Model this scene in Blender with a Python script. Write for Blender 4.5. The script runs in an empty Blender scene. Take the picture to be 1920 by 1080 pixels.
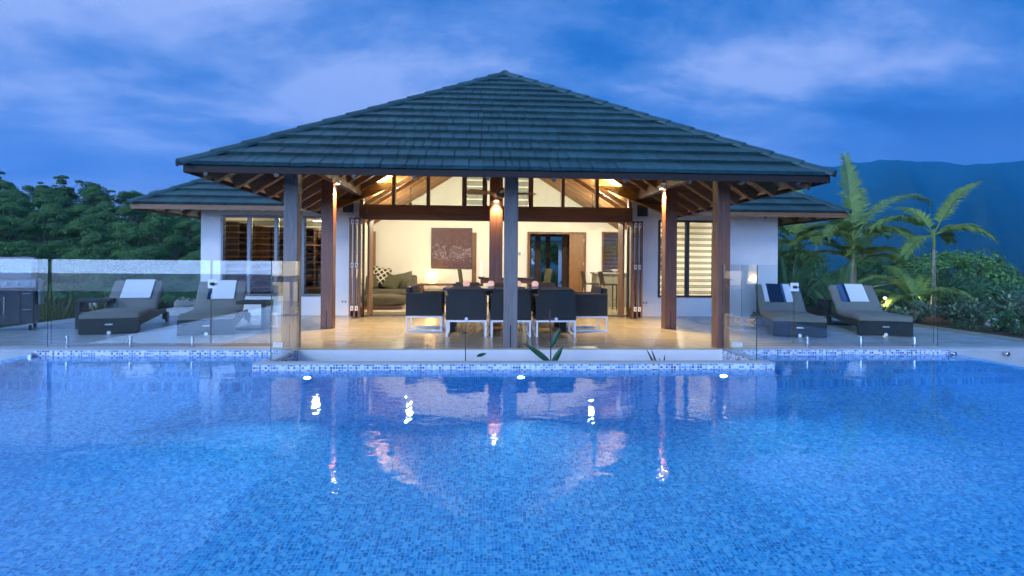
import bpy, bmesh, math, random
import numpy as np
from mathutils import Vector, Matrix, Euler
random.seed(11); RNG = np.random.default_rng(11)
S = bpy.context.scene
C = S.collection
rad = math.radians

# ------------------------------------------------------------------ camera
EYE = 1.25
cam_d = bpy.data.cameras.new('camera'); cam = bpy.data.objects.new('camera', cam_d); C.objects.link(cam)
cam_d.sensor_width = 36; cam_d.lens = 1050 / 1920 * 36
cam_d.shift_y = -46.5 / 1920
cam_d.clip_start = 0.05; cam_d.clip_end = 40000
cam.location = (0, 0, EYE)
cam.rotation_euler = (Matrix.Rotation(-rad(3.2), 3, 'Z') @ Matrix.Rotation(rad(90), 3, 'X') @ Matrix.Rotation(rad(0.45), 3, 'Z')).to_euler()
S.camera = cam

# ------------------------------------------------------------------ sky
SUN_EL, SUN_ROT = 24, 222
w = bpy.data.worlds.new('World'); S.world = w; w.use_nodes = True
nt = w.node_tree; nt.nodes.clear()
def N(tree, kind, **kw):
    n = tree.nodes.new(kind)
    for k, v in kw.items():
        if k.startswith('i_'):
            key = k[2:]; key = int(key) if key.isdigit() else key
            n.inputs[key].default_value = v
        else: setattr(n, k, v)
    return n
def L(tree, a, b): tree.links.new(a, b)
def mth(tree, op, a, b=None, c=None):
    n = tree.nodes.new('ShaderNodeMath'); n.operation = op
    for i, s in enumerate((a, b, c)):
        if s is None: continue
        if isinstance(s, (int, float)): n.inputs[i].default_value = s
        else: tree.links.new(s, n.inputs[i])
    return n.outputs[0]
def mixc(tree, fac, a, b, blend='MIX'):
    n = tree.nodes.new('ShaderNodeMix'); n.data_type = 'RGBA'; n.blend_type = blend
    for i, s in ((0, fac), (6, a), (7, b)):
        if isinstance(s, (int, float)): n.inputs[i].default_value = s
        elif isinstance(s, tuple): n.inputs[i].default_value = (*s[:3], 1)
        else: tree.links.new(s, n.inputs[i])
    return n.outputs[2]
def ramp(tree, fac, stops, interp='LINEAR'):
    n = tree.nodes.new('ShaderNodeValToRGB'); cr = n.color_ramp; cr.interpolation = interp
    while len(cr.elements) < len(stops): cr.elements.new(.5)
    for e, (p, c) in zip(cr.elements, stops):
        e.position = p; e.color = (*c, 1) if len(c) == 3 else c
    tree.links.new(fac, n.inputs[0]); return n.outputs[0]

tc = N(nt, 'ShaderNodeTexCoord'); sep = N(nt, 'ShaderNodeSeparateXYZ'); L(nt, tc.outputs['Generated'], sep.inputs[0])
X, Y, Z = sep.outputs
zc = mth(nt, 'MAXIMUM', Z, 0.0)
den = mth(nt, 'ADD', zc, 0.24)
cx, cy = mth(nt, 'DIVIDE', X, den), mth(nt, 'DIVIDE', Y, den)
cmb = N(nt, 'ShaderNodeCombineXYZ'); L(nt, cx, cmb.inputs[0]); L(nt, cy, cmb.inputs[1])
n1 = N(nt, 'ShaderNodeTexNoise', i_Scale=1.05, i_Detail=9.0, i_Roughness=0.58, i_Distortion=0.25)
mp = N(nt, 'ShaderNodeMapping'); mp.inputs['Location'].default_value = (3.7, 1.2, 0); mp.inputs['Scale'].default_value = (0.75, 1.0, 1)
L(nt, cmb.outputs[0], mp.inputs[0]); L(nt, mp.outputs[0], n1.inputs['Vector'])
# broad banks of thinner and thicker cloud
n2 = N(nt, 'ShaderNodeTexNoise', i_Scale=0.27, i_Detail=2.0, i_Roughness=0.5)
mp2 = N(nt, 'ShaderNodeMapping'); mp2.inputs['Location'].default_value = (8.1, 4.4, 0)
L(nt, cmb.outputs[0], mp2.inputs[0]); L(nt, mp2.outputs[0], n2.inputs['Vector'])
cl = mth(nt, 'ADD', mth(nt, 'MULTIPLY', n1.outputs[0], 0.72), mth(nt, 'MULTIPLY', n2.outputs[0], 0.28))
cl = mth(nt, 'ADD', cl, mth(nt, 'MULTIPLY', X, -0.06))
cloud = ramp(nt, cl, [(0.405, (0.007, 0.050, 0.205)), (0.465, (0.022, 0.098, 0.31)), (0.525, (0.085, 0.17, 0.405)), (0.585, (0.24, 0.315, 0.54))])
hz = mth(nt, 'POWER', mth(nt, 'SUBTRACT', 1.0, mth(nt, 'MINIMUM', mth(nt, 'MULTIPLY', zc, 3.2), 1.0)), 2.0)
hzn = mth(nt, 'MULTIPLY', hz, mth(nt, 'MULTIPLY', n1.outputs[0], mth(nt, 'ADD', 1.25, mth(nt, 'MULTIPLY', mth(nt, 'MAXIMUM', mth(nt, 'MULTIPLY', X, -1.0), 0.0), 2.0))))
hzn = mth(nt, 'MINIMUM', hzn, 1.0)
cloud = mixc(nt, hzn, cloud, (0.46, 0.56, 0.90))
# afterglow of the set sun, low in the sky behind and left of the house's front
gdir = (-math.sin(rad(SUN_ROT - 180)), -math.cos(rad(SUN_ROT - 180)))
hl = mth(nt, 'SQRT', mth(nt, 'ADD', mth(nt, 'MULTIPLY', X, X), mth(nt, 'MULTIPLY', Y, Y)))
ca = mth(nt, 'DIVIDE', mth(nt, 'ADD', mth(nt, 'MULTIPLY', X, gdir[0]), mth(nt, 'MULTIPLY', Y, gdir[1])), mth(nt, 'MAXIMUM', hl, 0.001))
az = N(nt, 'ShaderNodeMapRange', interpolation_type='SMOOTHSTEP'); L(nt, ca, az.inputs[0])
az.inputs[1].default_value = 0.35; az.inputs[2].default_value = 0.92
elf = mth(nt, 'EXPONENT', mth(nt, 'MULTIPLY', zc, -2.2))
glow = mth(nt, 'MULTIPLY', az.outputs[0], elf)
gcol = mixc(nt, 1.0, (1.65, 2.7, 5.0), glow, 'MULTIPLY')
sky = N(nt, 'ShaderNodeTexSky', sky_type='NISHITA', sun_disc=False)
sky.sun_elevation = rad(SUN_EL); sky.sun_rotation = rad(SUN_ROT)
base = mixc(nt, 1.0, cloud, (10.0, 10.0, 10.0), 'MULTIPLY')
base = mixc(nt, 0.015, base, sky.outputs[0])
g10 = mixc(nt, 1.0, gcol, (10.0, 10.0, 10.0), 'MULTIPLY')
tot = mixc(nt, 1.0, base, g10, 'ADD')
bg = N(nt, 'ShaderNodeBackground', i_Strength=0.1); L(nt, tot, bg.inputs[0])
out = N(nt, 'ShaderNodeOutputWorld'); L(nt, bg.outputs[0], out.inputs[0])

sun_d = bpy.data.lights.new('sun', 'SUN'); sun_d.energy = 0.5; sun_d.angle = rad(12); sun_d.color = (1, .95, .88)
sun = bpy.data.objects.new('sun', sun_d); C.objects.link(sun)
sd = Vector((gdir[0] * math.cos(rad(SUN_EL)), gdir[1] * math.cos(rad(SUN_EL)), math.sin(rad(SUN_EL))))
sun.rotation_euler = sd.to_track_quat('Z', 'Y').to_euler()

S.view_settings.view_transform = 'Standard'; S.view_settings.look = 'None'
S.view_settings.exposure = 0.92; S.view_settings.gamma = 1; S.view_settings.use_curve_mapping = False
S.render.engine = 'CYCLES'
S.cycles.use_denoising = True
S.cycles.use_adaptive_sampling = True; S.cycles.adaptive_threshold = 0.005
S.cycles.denoiser = 'OPENIMAGEDENOISE'; S.cycles.denoising_prefilter = 'ACCURATE'; S.cycles.denoising_input_passes = 'RGB_ALBEDO'
S.cycles.max_bounces = 10; S.cycles.transparent_max_bounces = 24; S.cycles.transmission_bounces = 8
S.cycles.diffuse_bounces = 4; S.cycles.glossy_bounces = 4; S.cycles.volume_bounces = 0
S.cycles.sample_clamp_indirect = 6; S.cycles.caustics_refractive = True; S.cycles.caustics_reflective = False
S.cycles.blur_glossy = 0.5

# ------------------------------------------------------------------ mesh helpers
class MB:
    def __init__(s): s.v = []; s.f = []; s.m = []; s.cur = 0
    def face(s, *idx): s.f.append(idx); s.m.append(s.cur)
    def add(s, vs, fs):
        k = len(s.v); s.v += [tuple(p) for p in vs]
        for f in fs: s.face(*[i + k for i in f])
        return s
    def box(s, x0, x1, y0, y1, z0, z1):
        return s.add([(x0,y0,z0),(x1,y0,z0),(x1,y1,z0),(x0,y1,z0),(x0,y0,z1),(x1,y0,z1),(x1,y1,z1),(x0,y1,z1)],
                     [(0,3,2,1),(4,5,6,7),(0,1,5,4),(1,2,6,5),(2,3,7,6),(3,0,4,7)])
    def obox(s, c, ax, ay, az):
        c, ax, ay, az = map(Vector, (c, ax, ay, az))
        P = [c + i*ax + j*ay + k*az for k in (-1,1) for i, j in ((-1,-1),(1,-1),(1,1),(-1,1))]
        return s.add(P, [(0,3,2,1),(4,5,6,7),(0,1,5,4),(1,2,6,5),(2,3,7,6),(3,0,4,7)])
    def bar(s, p, q, wd, ht, up=(0,0,1)):
        p, q = Vector(p), Vector(q); d = (q - p); t = d.normalized(); u = Vector(up)
        sd = t.cross(u).normalized(); u = sd.cross(t).normalized()
        return s.obox((p + q) / 2, d / 2, sd * wd / 2, u * ht / 2)
    def tube(s, pts, r, n=8, cap=True):
        pts = [Vector(p) for p in pts]; k0 = len(s.v); m = len(pts)
        rs = r if isinstance(r, (list, tuple)) else [r] * m
        a = None
        for i, p in enumerate(pts):
            t = (pts[min(i+1, m-1)] - pts[max(i-1, 0)]).normalized()
            if a is None: a = t.orthogonal().normalized()
            else: a = (a - t * a.dot(t)).normalized()
            b = t.cross(a)
            for j in range(n):
                th = 2 * math.pi * j / n
                s.v.append(tuple(p + rs[i] * (a * math.cos(th) + b * math.sin(th))))
        for i in range(m - 1):
            for j in range(n):
                j2 = (j + 1) % n
                s.face(k0+i*n+j, k0+i*n+j2, k0+(i+1)*n+j2, k0+(i+1)*n+j)
        if cap:
            s.face(*[k0 + j for j in range(n)][::-1]); s.face(*[k0 + (m-1)*n + j for j in range(n)])
        return s
    def lathe(s, prof, c=(0,0,0), n=16):
        k0 = len(s.v); m = len(prof)
        for r, z in prof:
            for j in range(n):
                th = 2*math.pi*j/n; s.v.append((c[0]+r*math.cos(th), c[1]+r*math.sin(th), c[2]+z))
        for i in range(m-1):
            for j in range(n):
                j2 = (j+1) % n; s.face(k0+i*n+j, k0+i*n+j2, k0+(i+1)*n+j2, k0+(i+1)*n+j)
        s.face(*[k0+j for j in range(n)][::-1]); s.face(*[k0+(m-1)*n+j for j in range(n)])
        return s
    def prism(s, poly, off):
        k = len(s.v); n = len(poly); off = Vector(off)
        s.v += [tuple(p) for p in poly] + [tuple(Vector(p) + off) for p in poly]
        s.face(*[k+i for i in range(n)][::-1]); s.face(*[k+n+i for i in range(n)])
        for i in range(n):
            j = (i+1) % n; s.face(k+i, k+j, k+n+j, k+n+i)
        return s
    def mesh(s, name, mats, smooth=False):
        me = bpy.data.meshes.new(name); me.from_pydata(s.v, [], s.f)
        for mt in (mats if isinstance(mats, (list, tuple)) else [mats]): me.materials.append(mt)
        if any(s.m): me.polygons.foreach_set('material_index', s.m)
        bm = bmesh.new(); bm.from_mesh(me); bmesh.ops.recalc_face_normals(bm, faces=bm.faces); bm.to_mesh(me); bm.free()
        if smooth: me.polygons.foreach_set('use_smooth', [True]*len(me.polygons))
        return me
    def build(s, name, mats, parent=None, loc=(0,0,0), smooth=False, bevel=0, rot=None, seg=2):
        return link(name, s.mesh(name, mats, smooth), parent, loc, bevel, rot, seg)
def link(name, me, parent=None, loc=(0,0,0), bevel=0, rot=None, seg=2):
    o = bpy.data.objects.new(name, me); C.objects.link(o); o.location = loc
    if rot is not None: o.rotation_euler = rot
    if parent is not None: o.parent = parent
    if bevel:
        b = o.modifiers.new('bevel', 'BEVEL'); b.width = bevel; b.segments = seg; b.limit_method = 'ANGLE'; b.angle_limit = rad(40)
    return o
def tag(o, label=None, cat=None, group=None, kind=None):
    if label: o['label'] = label
    if cat: o['category'] = cat
    if group: o['group'] = group
    if kind: o['kind'] = kind
    return o
def thing(name, label, cat, loc=(0,0,0), rz=0, group=None):
    o = bpy.data.objects.new(name, None); C.objects.link(o); o.location = loc; o.rotation_euler = (0,0,rz)
    o.empty_display_size = .2
    return tag(o, label, cat, group)
def copy_tree(o, parent=None):
    c = o.copy(); C.objects.link(c)
    if parent is not None: c.parent = parent
    for ch in list(o.children): copy_tree(ch, c)
    return c
def dup(o, loc, rz, label, **kw):
    c = copy_tree(o); c.location = loc; c.rotation_euler = (0,0,rz); c['label'] = label
    return c
def np_mesh(name, V, F, mats, smooth=False):
    V = np.asarray(V, dtype=np.float32); F = np.asarray(F, dtype=np.int32); k = F.shape[1]
    me = bpy.data.meshes.new(name); me.vertices.add(len(V)); me.vertices.foreach_set('co', V.ravel())
    me.loops.add(F.size); me.loops.foreach_set('vertex_index', F.ravel())
    me.polygons.add(len(F)); me.polygons.foreach_set('loop_start', np.arange(0, F.size, k, dtype=np.int32))
    me.update(calc_edges=True); me.validate()
    for mt in (mats if isinstance(mats, (list, tuple)) else [mats]): me.materials.append(mt)
    if smooth: me.polygons.foreach_set('use_smooth', [True]*len(me.polygons))
    return me

# ------------------------------------------------------------------ materials
def mat(name):
    m = bpy.data.materials.new(name); m.use_nodes = True; t = m.node_tree
    return m, t, t.nodes['Principled BSDF']
def objco(t, scale=(1,1,1), rot=(0,0,0)):
    c = N(t, 'ShaderNodeTexCoord'); m = N(t, 'ShaderNodeMapping')
    m.inputs['Scale'].default_value = scale; m.inputs['Rotation'].default_value = rot
    L(t, c.outputs['Object'], m.inputs[0]); return m.outputs[0]
def noise(t, vec, sc, det=4, ro=.5, dist=0):
    n = N(t, 'ShaderNodeTexNoise', i_Scale=sc, i_Detail=det, i_Roughness=ro, i_Distortion=dist)
    L(t, vec, n.inputs['Vector']); return n.outputs[0]
def bump(t, b, h, strength=.3, dist=.01):
    n = N(t, 'ShaderNodeBump', i_Strength=strength, i_Distance=dist); L(t, h, n.inputs['Height'])
    L(t, n.outputs[0], b.inputs['Normal'])
def simple(name, col, rough=.5, metal=0, var=.12, sc=8, bmp=0, spec=.5, rnd=0, bsc=None, emit=None, es=0):
    m, t, b = mat(name); v = objco(t)
    h = noise(t, v, sc, 5, .6)
    c = mixc(t, h, tuple(x*(1-var) for x in col), tuple(min(1, x*(1+var)) for x in col))
    if rnd:
        oi = N(t, 'ShaderNodeObjectInfo')
        k = mth(t, 'ADD', mth(t, 'MULTIPLY', oi.outputs['Random'], rnd*2), 1-rnd)
        c = mixc(t, 1.0, c, k, 'MULTIPLY')
    L(t, c, b.inputs['Base Color']); b.inputs['Roughness'].default_value = rough
    b.inputs['Metallic'].default_value = metal; b.inputs['Specular IOR Level'].default_value = spec
    if bmp: bump(t, b, noise(t, v, bsc or sc*6, 4, .6), bmp, .01)
    if emit: b.inputs['Emission Color'].default_value = (*emit, 1); b.inputs['Emission Strength'].default_value = es
    return m
def wood(name, dark, light, axis='Z', rough=.4, rnd=.15, spec=.5, board=None):
    m, t, b = mat(name)
    sc = {'X': (1.1, 16, 16), 'Y': (16, 1.1, 16), 'Z': (16, 16, 1.1)}[axis]
    v = objco(t, sc)
    oi = N(t, 'ShaderNodeObjectInfo')
    ad = N(t, 'ShaderNodeVectorMath', operation='ADD'); L(t, v, ad.inputs[0])
    r3 = mth(t, 'MULTIPLY', oi.outputs['Random'], 37.0); L(t, r3, ad.inputs[1])
    g = noise(t, ad.outputs[0], 1.0, 6, .62, 1.2); g2 = noise(t, ad.outputs[0], 6.0, 3, .6)
    f = mth(t, 'ADD', mth(t, 'MULTIPLY', g, .75), mth(t, 'MULTIPLY', g2, .25))
    c = ramp(t, f, [(.3, dark), (.7, light)])
    k = mth(t, 'ADD', mth(t, 'MULTIPLY', oi.outputs['Random'], rnd*2), 1-rnd)
    c = mixc(t, 1.0, c, k, 'MULTIPLY')
    L(t, c, b.inputs['Base Color']); b.inputs['Roughness'].default_value = rough; b.inputs['Specular IOR Level'].default_value = spec
    L(t, mth(t, 'ADD', mth(t, 'MULTIPLY', g2, .25), rough-.12), b.inputs['Roughness'])
    bump(t, b, f, .25, .004)
    return m
M = {}
M['plaster'] = simple('plaster', (.80,.81,.80), .85, 0, .09, 1.6, .2, .3, bsc=45)
M['cream'] = simple('cream_paint', (.82,.81,.72), .8, 0, .02, 1.5, .05, .3)
D0, D1 = (.095,.042,.024), (.21,.105,.06)
M['mahog'] = wood('mahogany_post_timber', (.13,.048,.026), (.27,.115,.065), 'Z', .36)
M['skylit'] = wood('skylit_post_timber', (.115,.095,.085), (.25,.215,.20), 'Z', .42)  # same post timber, with the sky glow on it put into a paler grey colour
for a in 'XYZ': M['wood'+a] = wood('dark_timber_'+a.lower(), D0, D1, a, .38)
for a in 'XYZ': M['raft'+a] = wood('rafter_timber_'+a.lower(), (.13,.06,.025), (.27,.14,.06), a, .5)
M['pine'] = wood('lining_board_pine', (.38,.235,.085), (.56,.37,.15), 'Y', .45, .14)
M['pineX'] = wood('lining_board_pine_x', (.38,.235,.085), (.56,.37,.15), 'X', .45, .14)
M['fascia'] = simple('fascia_paint', (.024,.017,.015), .6, 0, .2, 3, .05, .25)
M['bronze'] = simple('dark_window_metal', (.035,.04,.045), .4, .3, .1, 4)
M['alu'] = simple('grey_window_metal', (.16,.18,.20), .4, .4, .1, 4)
M['steel'] = simple('polished_steel', (.62,.64,.66), .18, 1, .06, 6)
M['brushed'] = simple('brushed_steel', (.36,.37,.38), .34, 1, .1, 3)
M['steeldark'] = simple('dark_steel', (.10,.10,.105), .4, .8, .1, 5)
M['black'] = simple('black_plastic', (.012,.014,.015), .5, 0, .2, 20)
M['whitep'] = simple('white_plastic', (.8,.8,.8), .4, 0, .03)
M['whitem'] = simple('white_powdercoat', (.82,.82,.84), .35, 0, .03)
M['speaker'] = simple('speaker_grille', (.018,.03,.032), .6, 0, .2, 200, .3)
M['bed'] = simple('roof_bedding', (.006,.010,.010), .8, 0, .2, 5)
M['concrete'] = simple('pale_concrete', (.42,.46,.47), .8, 0, .12, 3, .15)
M['cane'] = simple('sofa_fabric', (.085,.085,.05), .9, 0, .15, 30, .2, .2)
M['olive'] = simple('olive_fabric', (.115,.112,.085), .9, 0, .12, 40, .2, .2)
M['cushion'] = simple('taupe_cushion_fabric', (.205,.205,.18), .92, 0, .1, 30, .15, .2, bsc=300)
M['brownc'] = simple('brown_cushion_fabric', (.16,.11,.08), .92, 0, .1, 30, .15, .2)
M['towelw'] = simple('white_towel', (.82,.82,.82), .95, 0, .04, 60, .5, .1, bsc=250)
M['toweln'] = simple('navy_towel', (.012,.03,.07), .95, 0, .1, 60, .5, .1, bsc=250)
M['towelb'] = simple('blue_towel', (.06,.13,.26), .95, 0, .1, 60, .5, .1, bsc=250)
M['rug'] = simple('cream_rug', (.62,.58,.46), .95, 0, .08, 60, .4, .1)
M['stone'] = simple('pale_boulder', (.40,.39,.37), .85, 0, .3, 3, .4, .3, bsc=9)
M['pebble'] = simple('pale_pebble', (.52,.52,.50), .7, 0, .35, 4, .1)
M['soil'] = simple('garden_soil', (.075,.05,.032), .95, 0, .4, 2.5, .5, .1, bsc=12)
M['bark'] = simple('grey_bark', (.15,.13,.10), .9, 0, .35, 6, .4, .2)
M['palmbark'] = simple('palm_trunk_bark', (.27,.27,.22), .8, 0, .3, 9, .3, .2)
M['util'] = simple('green_paint', (.03,.14,.10), .6, 0, .1, 3)
M['bench'] = simple('kitchen_panel', (.24,.235,.17), .5, 0, .05, 3)
M['stooll'] = simple('stool_leather', (.055,.04,.03), .5, 0, .1, 20)
M['darktop'] = simple('dark_table_top', (.025,.022,.022), .12, 0, .15, 6, 0, .6)
M['fan'] = wood('fan_blade_timber', (.20,.10,.05), (.33,.18,.09), 'X', .4)
M['leafs'] = None

def rattan():
    m, t, b = mat('charcoal_rattan'); v = objco(t)
    w1 = N(t, 'ShaderNodeTexWave', wave_type='BANDS', bands_direction='X', i_Scale=26.0, i_Distortion=.6); L(t, v, w1.inputs[0])
    w3 = N(t, 'ShaderNodeTexWave', wave_type='BANDS', bands_direction='Y', i_Scale=26.0, i_Distortion=.6); L(t, v, w3.inputs[0])
    w2 = N(t, 'ShaderNodeTexWave', wave_type='BANDS', bands_direction='Z', i_Scale=40.0, i_Distortion=.6); L(t, v, w2.inputs[0])
    h = mth(t, 'MULTIPLY', mth(t, 'ADD', w1.outputs['Fac'], w3.outputs['Fac']), mth(t, 'ADD', mth(t, 'MULTIPLY', w2.outputs['Fac'], .5), .5))
    c = mixc(t, mth(t, 'MULTIPLY', h, .5), (.004,.007,.008), (.020,.027,.029)); L(t, c, b.inputs['Base Color'])
    b.inputs['Roughness'].default_value = .55; bump(t, b, h, .5, .004); return m
M['rattan'] = rattan()

def rooftile():
    m, t, b = mat('teal_slate_roof_tile'); v = objco(t); oi = N(t, 'ShaderNodeObjectInfo')
    ad = N(t, 'ShaderNodeVectorMath', operation='ADD'); L(t, v, ad.inputs[0]); L(t, mth(t, 'MULTIPLY', oi.outputs['Random'], 53.0), ad.inputs[1])
    h = noise(t, ad.outputs[0], 38, 5, .7); h2 = noise(t, ad.outputs[0], 5, 3)
    gp = N(t, 'ShaderNodeNewGeometry'); st_ = noise(t, gp.outputs['Position'], .55, 5, .65, .6)
    c = mixc(t, h2, (.011,.048,.047), (.025,.090,.090))
    k = mth(t, 'ADD', mth(t, 'MULTIPLY', oi.outputs['Random'], .5), .75)
    c = mixc(t, 1.0, c, k, 'MULTIPLY'); c = mixc(t, mth(t, 'MULTIPLY', h, .5), c, (.013,.05,.052))
    ki = mth(t, 'ADD', mth(t, 'MULTIPLY', gp.outputs['Random Per Island'], .36), .82); c = mixc(t, 1.0, c, ki, 'MULTIPLY')
    c = mixc(t, 1.0, c, ramp(t, st_, [(.32, (.68,.70,.68)), (.5, (1,1,1)), (.68, (1.0,1.0,1.0))]), 'MULTIPLY')
    L(t, c, b.inputs['Base Color']); b.inputs['Roughness'].default_value = .46; b.inputs['Specular IOR Level'].default_value = .6
    bump(t, b, h, .5, .005); return m
M['tile'] = rooftile()

def travertine(nm='polished_travertine', cols=((.30,.24,.145), (.39,.325,.215), (.47,.41,.29))):
    m, t, b = mat(nm); v = objco(t); oi = N(t, 'ShaderNodeObjectInfo')
    ad = N(t, 'ShaderNodeVectorMath', operation='ADD'); L(t, v, ad.inputs[0]); L(t, mth(t, 'MULTIPLY', oi.outputs['Random'], 71.0), ad.inputs[1])
    mp = N(t, 'ShaderNodeMapping'); mp.inputs['Scale'].default_value = (1.2, 6, 1); L(t, ad.outputs[0], mp.inputs[0])
    h = noise(t, mp.outputs[0], 2.4, 6, .6, .8)
    c = ramp(t, h, [(.3, cols[0]), (.55, cols[1]), (.75, cols[2])])
    k = mth(t, 'ADD', mth(t, 'MULTIPLY', oi.outputs['Random'], .2), .9); c = mixc(t, 1.0, c, k, 'MULTIPLY')
    L(t, c, b.inputs['Base Color']); L(t, mth(t, 'ADD', mth(t, 'MULTIPLY', h, .12), .18), b.inputs['Roughness'])
    bump(t, b, h, .02, .002); return m
M['trav'] = travertine(); M['paver'] = travertine('pale_deck_stone', ((.33,.35,.35), (.43,.45,.45), (.52,.54,.54)))

def mosaic(name, vertical, size, stops, grout, gw=.09, rough=.2):
    m, t, b = mat(name); v = objco(t); s = N(t, 'ShaderNodeSeparateXYZ'); L(t, v, s.inputs[0])
    a = mth(t, 'ADD', s.outputs[0], s.outputs[1]) if vertical else s.outputs[0]
    d = s.outputs[2] if vertical else s.outputs[1]
    a = mth(t, 'DIVIDE', a, size); d = mth(t, 'DIVIDE', d, size)
    fa, fd = mth(t, 'FLOOR', a), mth(t, 'FLOOR', d)
    cm = N(t, 'ShaderNodeCombineXYZ'); L(t, fa, cm.inputs[0]); L(t, fd, cm.inputs[1])
    wn = N(t, 'ShaderNodeTexWhiteNoise', noise_dimensions='2D'); L(t, cm.outputs[0], wn.inputs['Vector'])
    c = ramp(t, wn.outputs['Value'], stops, 'CONSTANT')
    fr = lambda q: mth(t, 'ABSOLUTE', mth(t, 'SUBTRACT', mth(t, 'FRACT', q), .5))
    e = mth(t, 'GREATER_THAN', mth(t, 'MAXIMUM', fr(a), fr(d)), .5 - gw)
    c = mixc(t, e, c, grout); L(t, c, b.inputs['Base Color'])
    b.inputs['Roughness'].default_value = rough
    bump(t, b, mth(t, 'SUBTRACT', 1.0, e), .3, .002)
    return m
BL = [(0, (.010,.27,.64)), (.12, (.018,.34,.76)), (.36, (.030,.43,.86)), (.58, (.055,.52,.90)), (.78, (.15,.62,.94)), (.92, (.012,.30,.68))]
M['poolfloor'] = mosaic('blue_pool_mosaic', False, .026, BL, (.26,.62,.92), .07)
M['poolwall'] = mosaic('blue_pool_mosaic_wall', True, .026, BL, (.26,.62,.92), .07)
M['band'] = mosaic('white_blue_mosaic_band', True, .034, [(0, (.66,.70,.78)), (.27, (.36,.50,.70)), (.46, (.14,.30,.58)), (.66, (.05,.15,.38)), (.82, (.025,.07,.17)), (.93, (.70,.74,.80))], (.70,.73,.78), .11)

def glass_mat(name, tint=(.95,.985,.975), ior_f0=.058, rough=0.0):
    m = bpy.data.materials.new(name); m.use_nodes = True; t = m.node_tree; t.nodes.clear()
    g = N(t, 'ShaderNodeNewGeometry'); dp = N(t, 'ShaderNodeVectorMath', operation='DOT_PRODUCT')
    L(t, g.outputs['Normal'], dp.inputs[0]); L(t, g.outputs['Incoming'], dp.inputs[1])
    c = mth(t, 'ABSOLUTE', dp.outputs['Value'])
    f = mth(t, 'ADD', mth(t, 'MULTIPLY', mth(t, 'POWER', mth(t, 'SUBTRACT', 1.0, c), 5.0), 1-ior_f0), ior_f0)
    tr = N(t, 'ShaderNodeBsdfTransparent'); tr.inputs[0].default_value = (*tint, 1)
    gl = N(t, 'ShaderNodeBsdfGlossy'); gl.inputs['Roughness'].default_value = rough; gl.inputs[0].default_value = (1,1,1,1)
    mx = N(t, 'ShaderNodeMixShader'); L(t, f, mx.inputs[0]); L(t, tr.outputs[0], mx.inputs[1]); L(t, gl.outputs[0], mx.inputs[2])
    o = N(t, 'ShaderNodeOutputMaterial'); L(t, mx.outputs[0], o.inputs[0]); return m
M['glass'] = glass_mat('clear_glass')
M['louvre'] = glass_mat('louvre_glass', (.66,.72,.72), .06, .08)
M['edge'] = simple('green_glass_edge', (.015,.06,.05), .15, 0, .1, 5, 0, .8)

def water_mat():
    m = bpy.data.materials.new('pool_water'); m.use_nodes = True; t = m.node_tree; t.nodes.clear()
    v = objco(t, (1, 1, 1))
    a = noise(t, v, 4.6, 2, .5, .3); b_ = noise(t, v, 19, 2, .5, .4)
    h = mth(t, 'ADD', mth(t, 'MULTIPLY', a, 1.0), mth(t, 'MULTIPLY', b_, .14))
    bp = N(t, 'ShaderNodeBump', i_Strength=1.0, i_Distance=.0031); L(t, h, bp.inputs['Height'])
    g = N(t, 'ShaderNodeBsdfGlass', i_IOR=1.333, i_Roughness=0.0); g.inputs[0].default_value = (.93,.98,1,1)
    L(t, bp.outputs[0], g.inputs['Normal'])
    o = N(t, 'ShaderNodeOutputMaterial'); L(t, g.outputs[0], o.inputs[0]); return m
M['water'] = water_mat()
def emis(name, col, s):
    m = bpy.data.materials.new(name); m.use_nodes = True; t = m.node_tree; t.nodes.clear()
    e = N(t, 'ShaderNodeEmission', i_Strength=s); e.inputs[0].default_value = (*col, 1)
    o = N(t, 'ShaderNodeOutputMaterial'); L(t, e.outputs[0], o.inputs[0]); return m
WARM = (1.0, .80, .50)
M['lampglow'] = emis('warm_lamp_lens', (1,.86,.62), 30)
M['poolglow'] = emis('pool_lamp_lens', (.9,.95,1), 26)
M['gardenglow'] = emis('garden_lamp_lens', (1,.80,.42), 9)
M['wicker'] = simple('glowing_wicker', (.6,.42,.2), .6, 0, .1, 10, emit=(1,.72,.36), es=.9)
M['candle'] = simple('votive_shell', (.75,.5,.42), .5, 0, .3, 60, emit=(1,.55,.36), es=.28)
M['wax'] = simple('candle_wax', (.85,.8,.65), .5, 0, .05, emit=(1,.8,.5), es=.35)

def foliage(name, a, b2, sc=.5, rough=.55, rnd=.25, trans=.25):
    m, t, b = mat(name); g = N(t, 'ShaderNodeNewGeometry'); oi = N(t, 'ShaderNodeObjectInfo')
    tcn = N(t, 'ShaderNodeTexCoord')
    h = noise(t, tcn.outputs['Object'], sc, 3, .6)
    r = g.outputs['Random Per Island']
    f = mth(t, 'ADD', mth(t, 'MULTIPLY', h, .6), mth(t, 'MULTIPLY', r, .4))
    c = ramp(t, f, [(.25, a), (.75, b2)])
    k = mth(t, 'ADD', mth(t, 'MULTIPLY', oi.outputs['Random'], rnd*2), 1-rnd); c = mixc(t, 1.0, c, k, 'MULTIPLY')
    L(t, c, b.inputs['Base Color']); b.inputs['Roughness'].default_value = rough; b.inputs['Specular IOR Level'].default_value = .3
    if trans:
        tl = N(t, 'ShaderNodeBsdfTranslucent'); L(t, c, tl.inputs[0])
        mx = N(t, 'ShaderNodeMixShader'); mx.inputs[0].default_value = trans
        L(t, b.outputs[0], mx.inputs[1]); L(t, tl.outputs[0], mx.inputs[2])
        L(t, mx.outputs[0], t.nodes['Material Output'].inputs[0])
    return m
M['forest'] = foliage('forest_leaves', (.035,.12,.035), (.15,.30,.08), .35)
M['shrub'] = foliage('shrub_leaves', (.04,.13,.05), (.11,.24,.09), 3)
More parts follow.
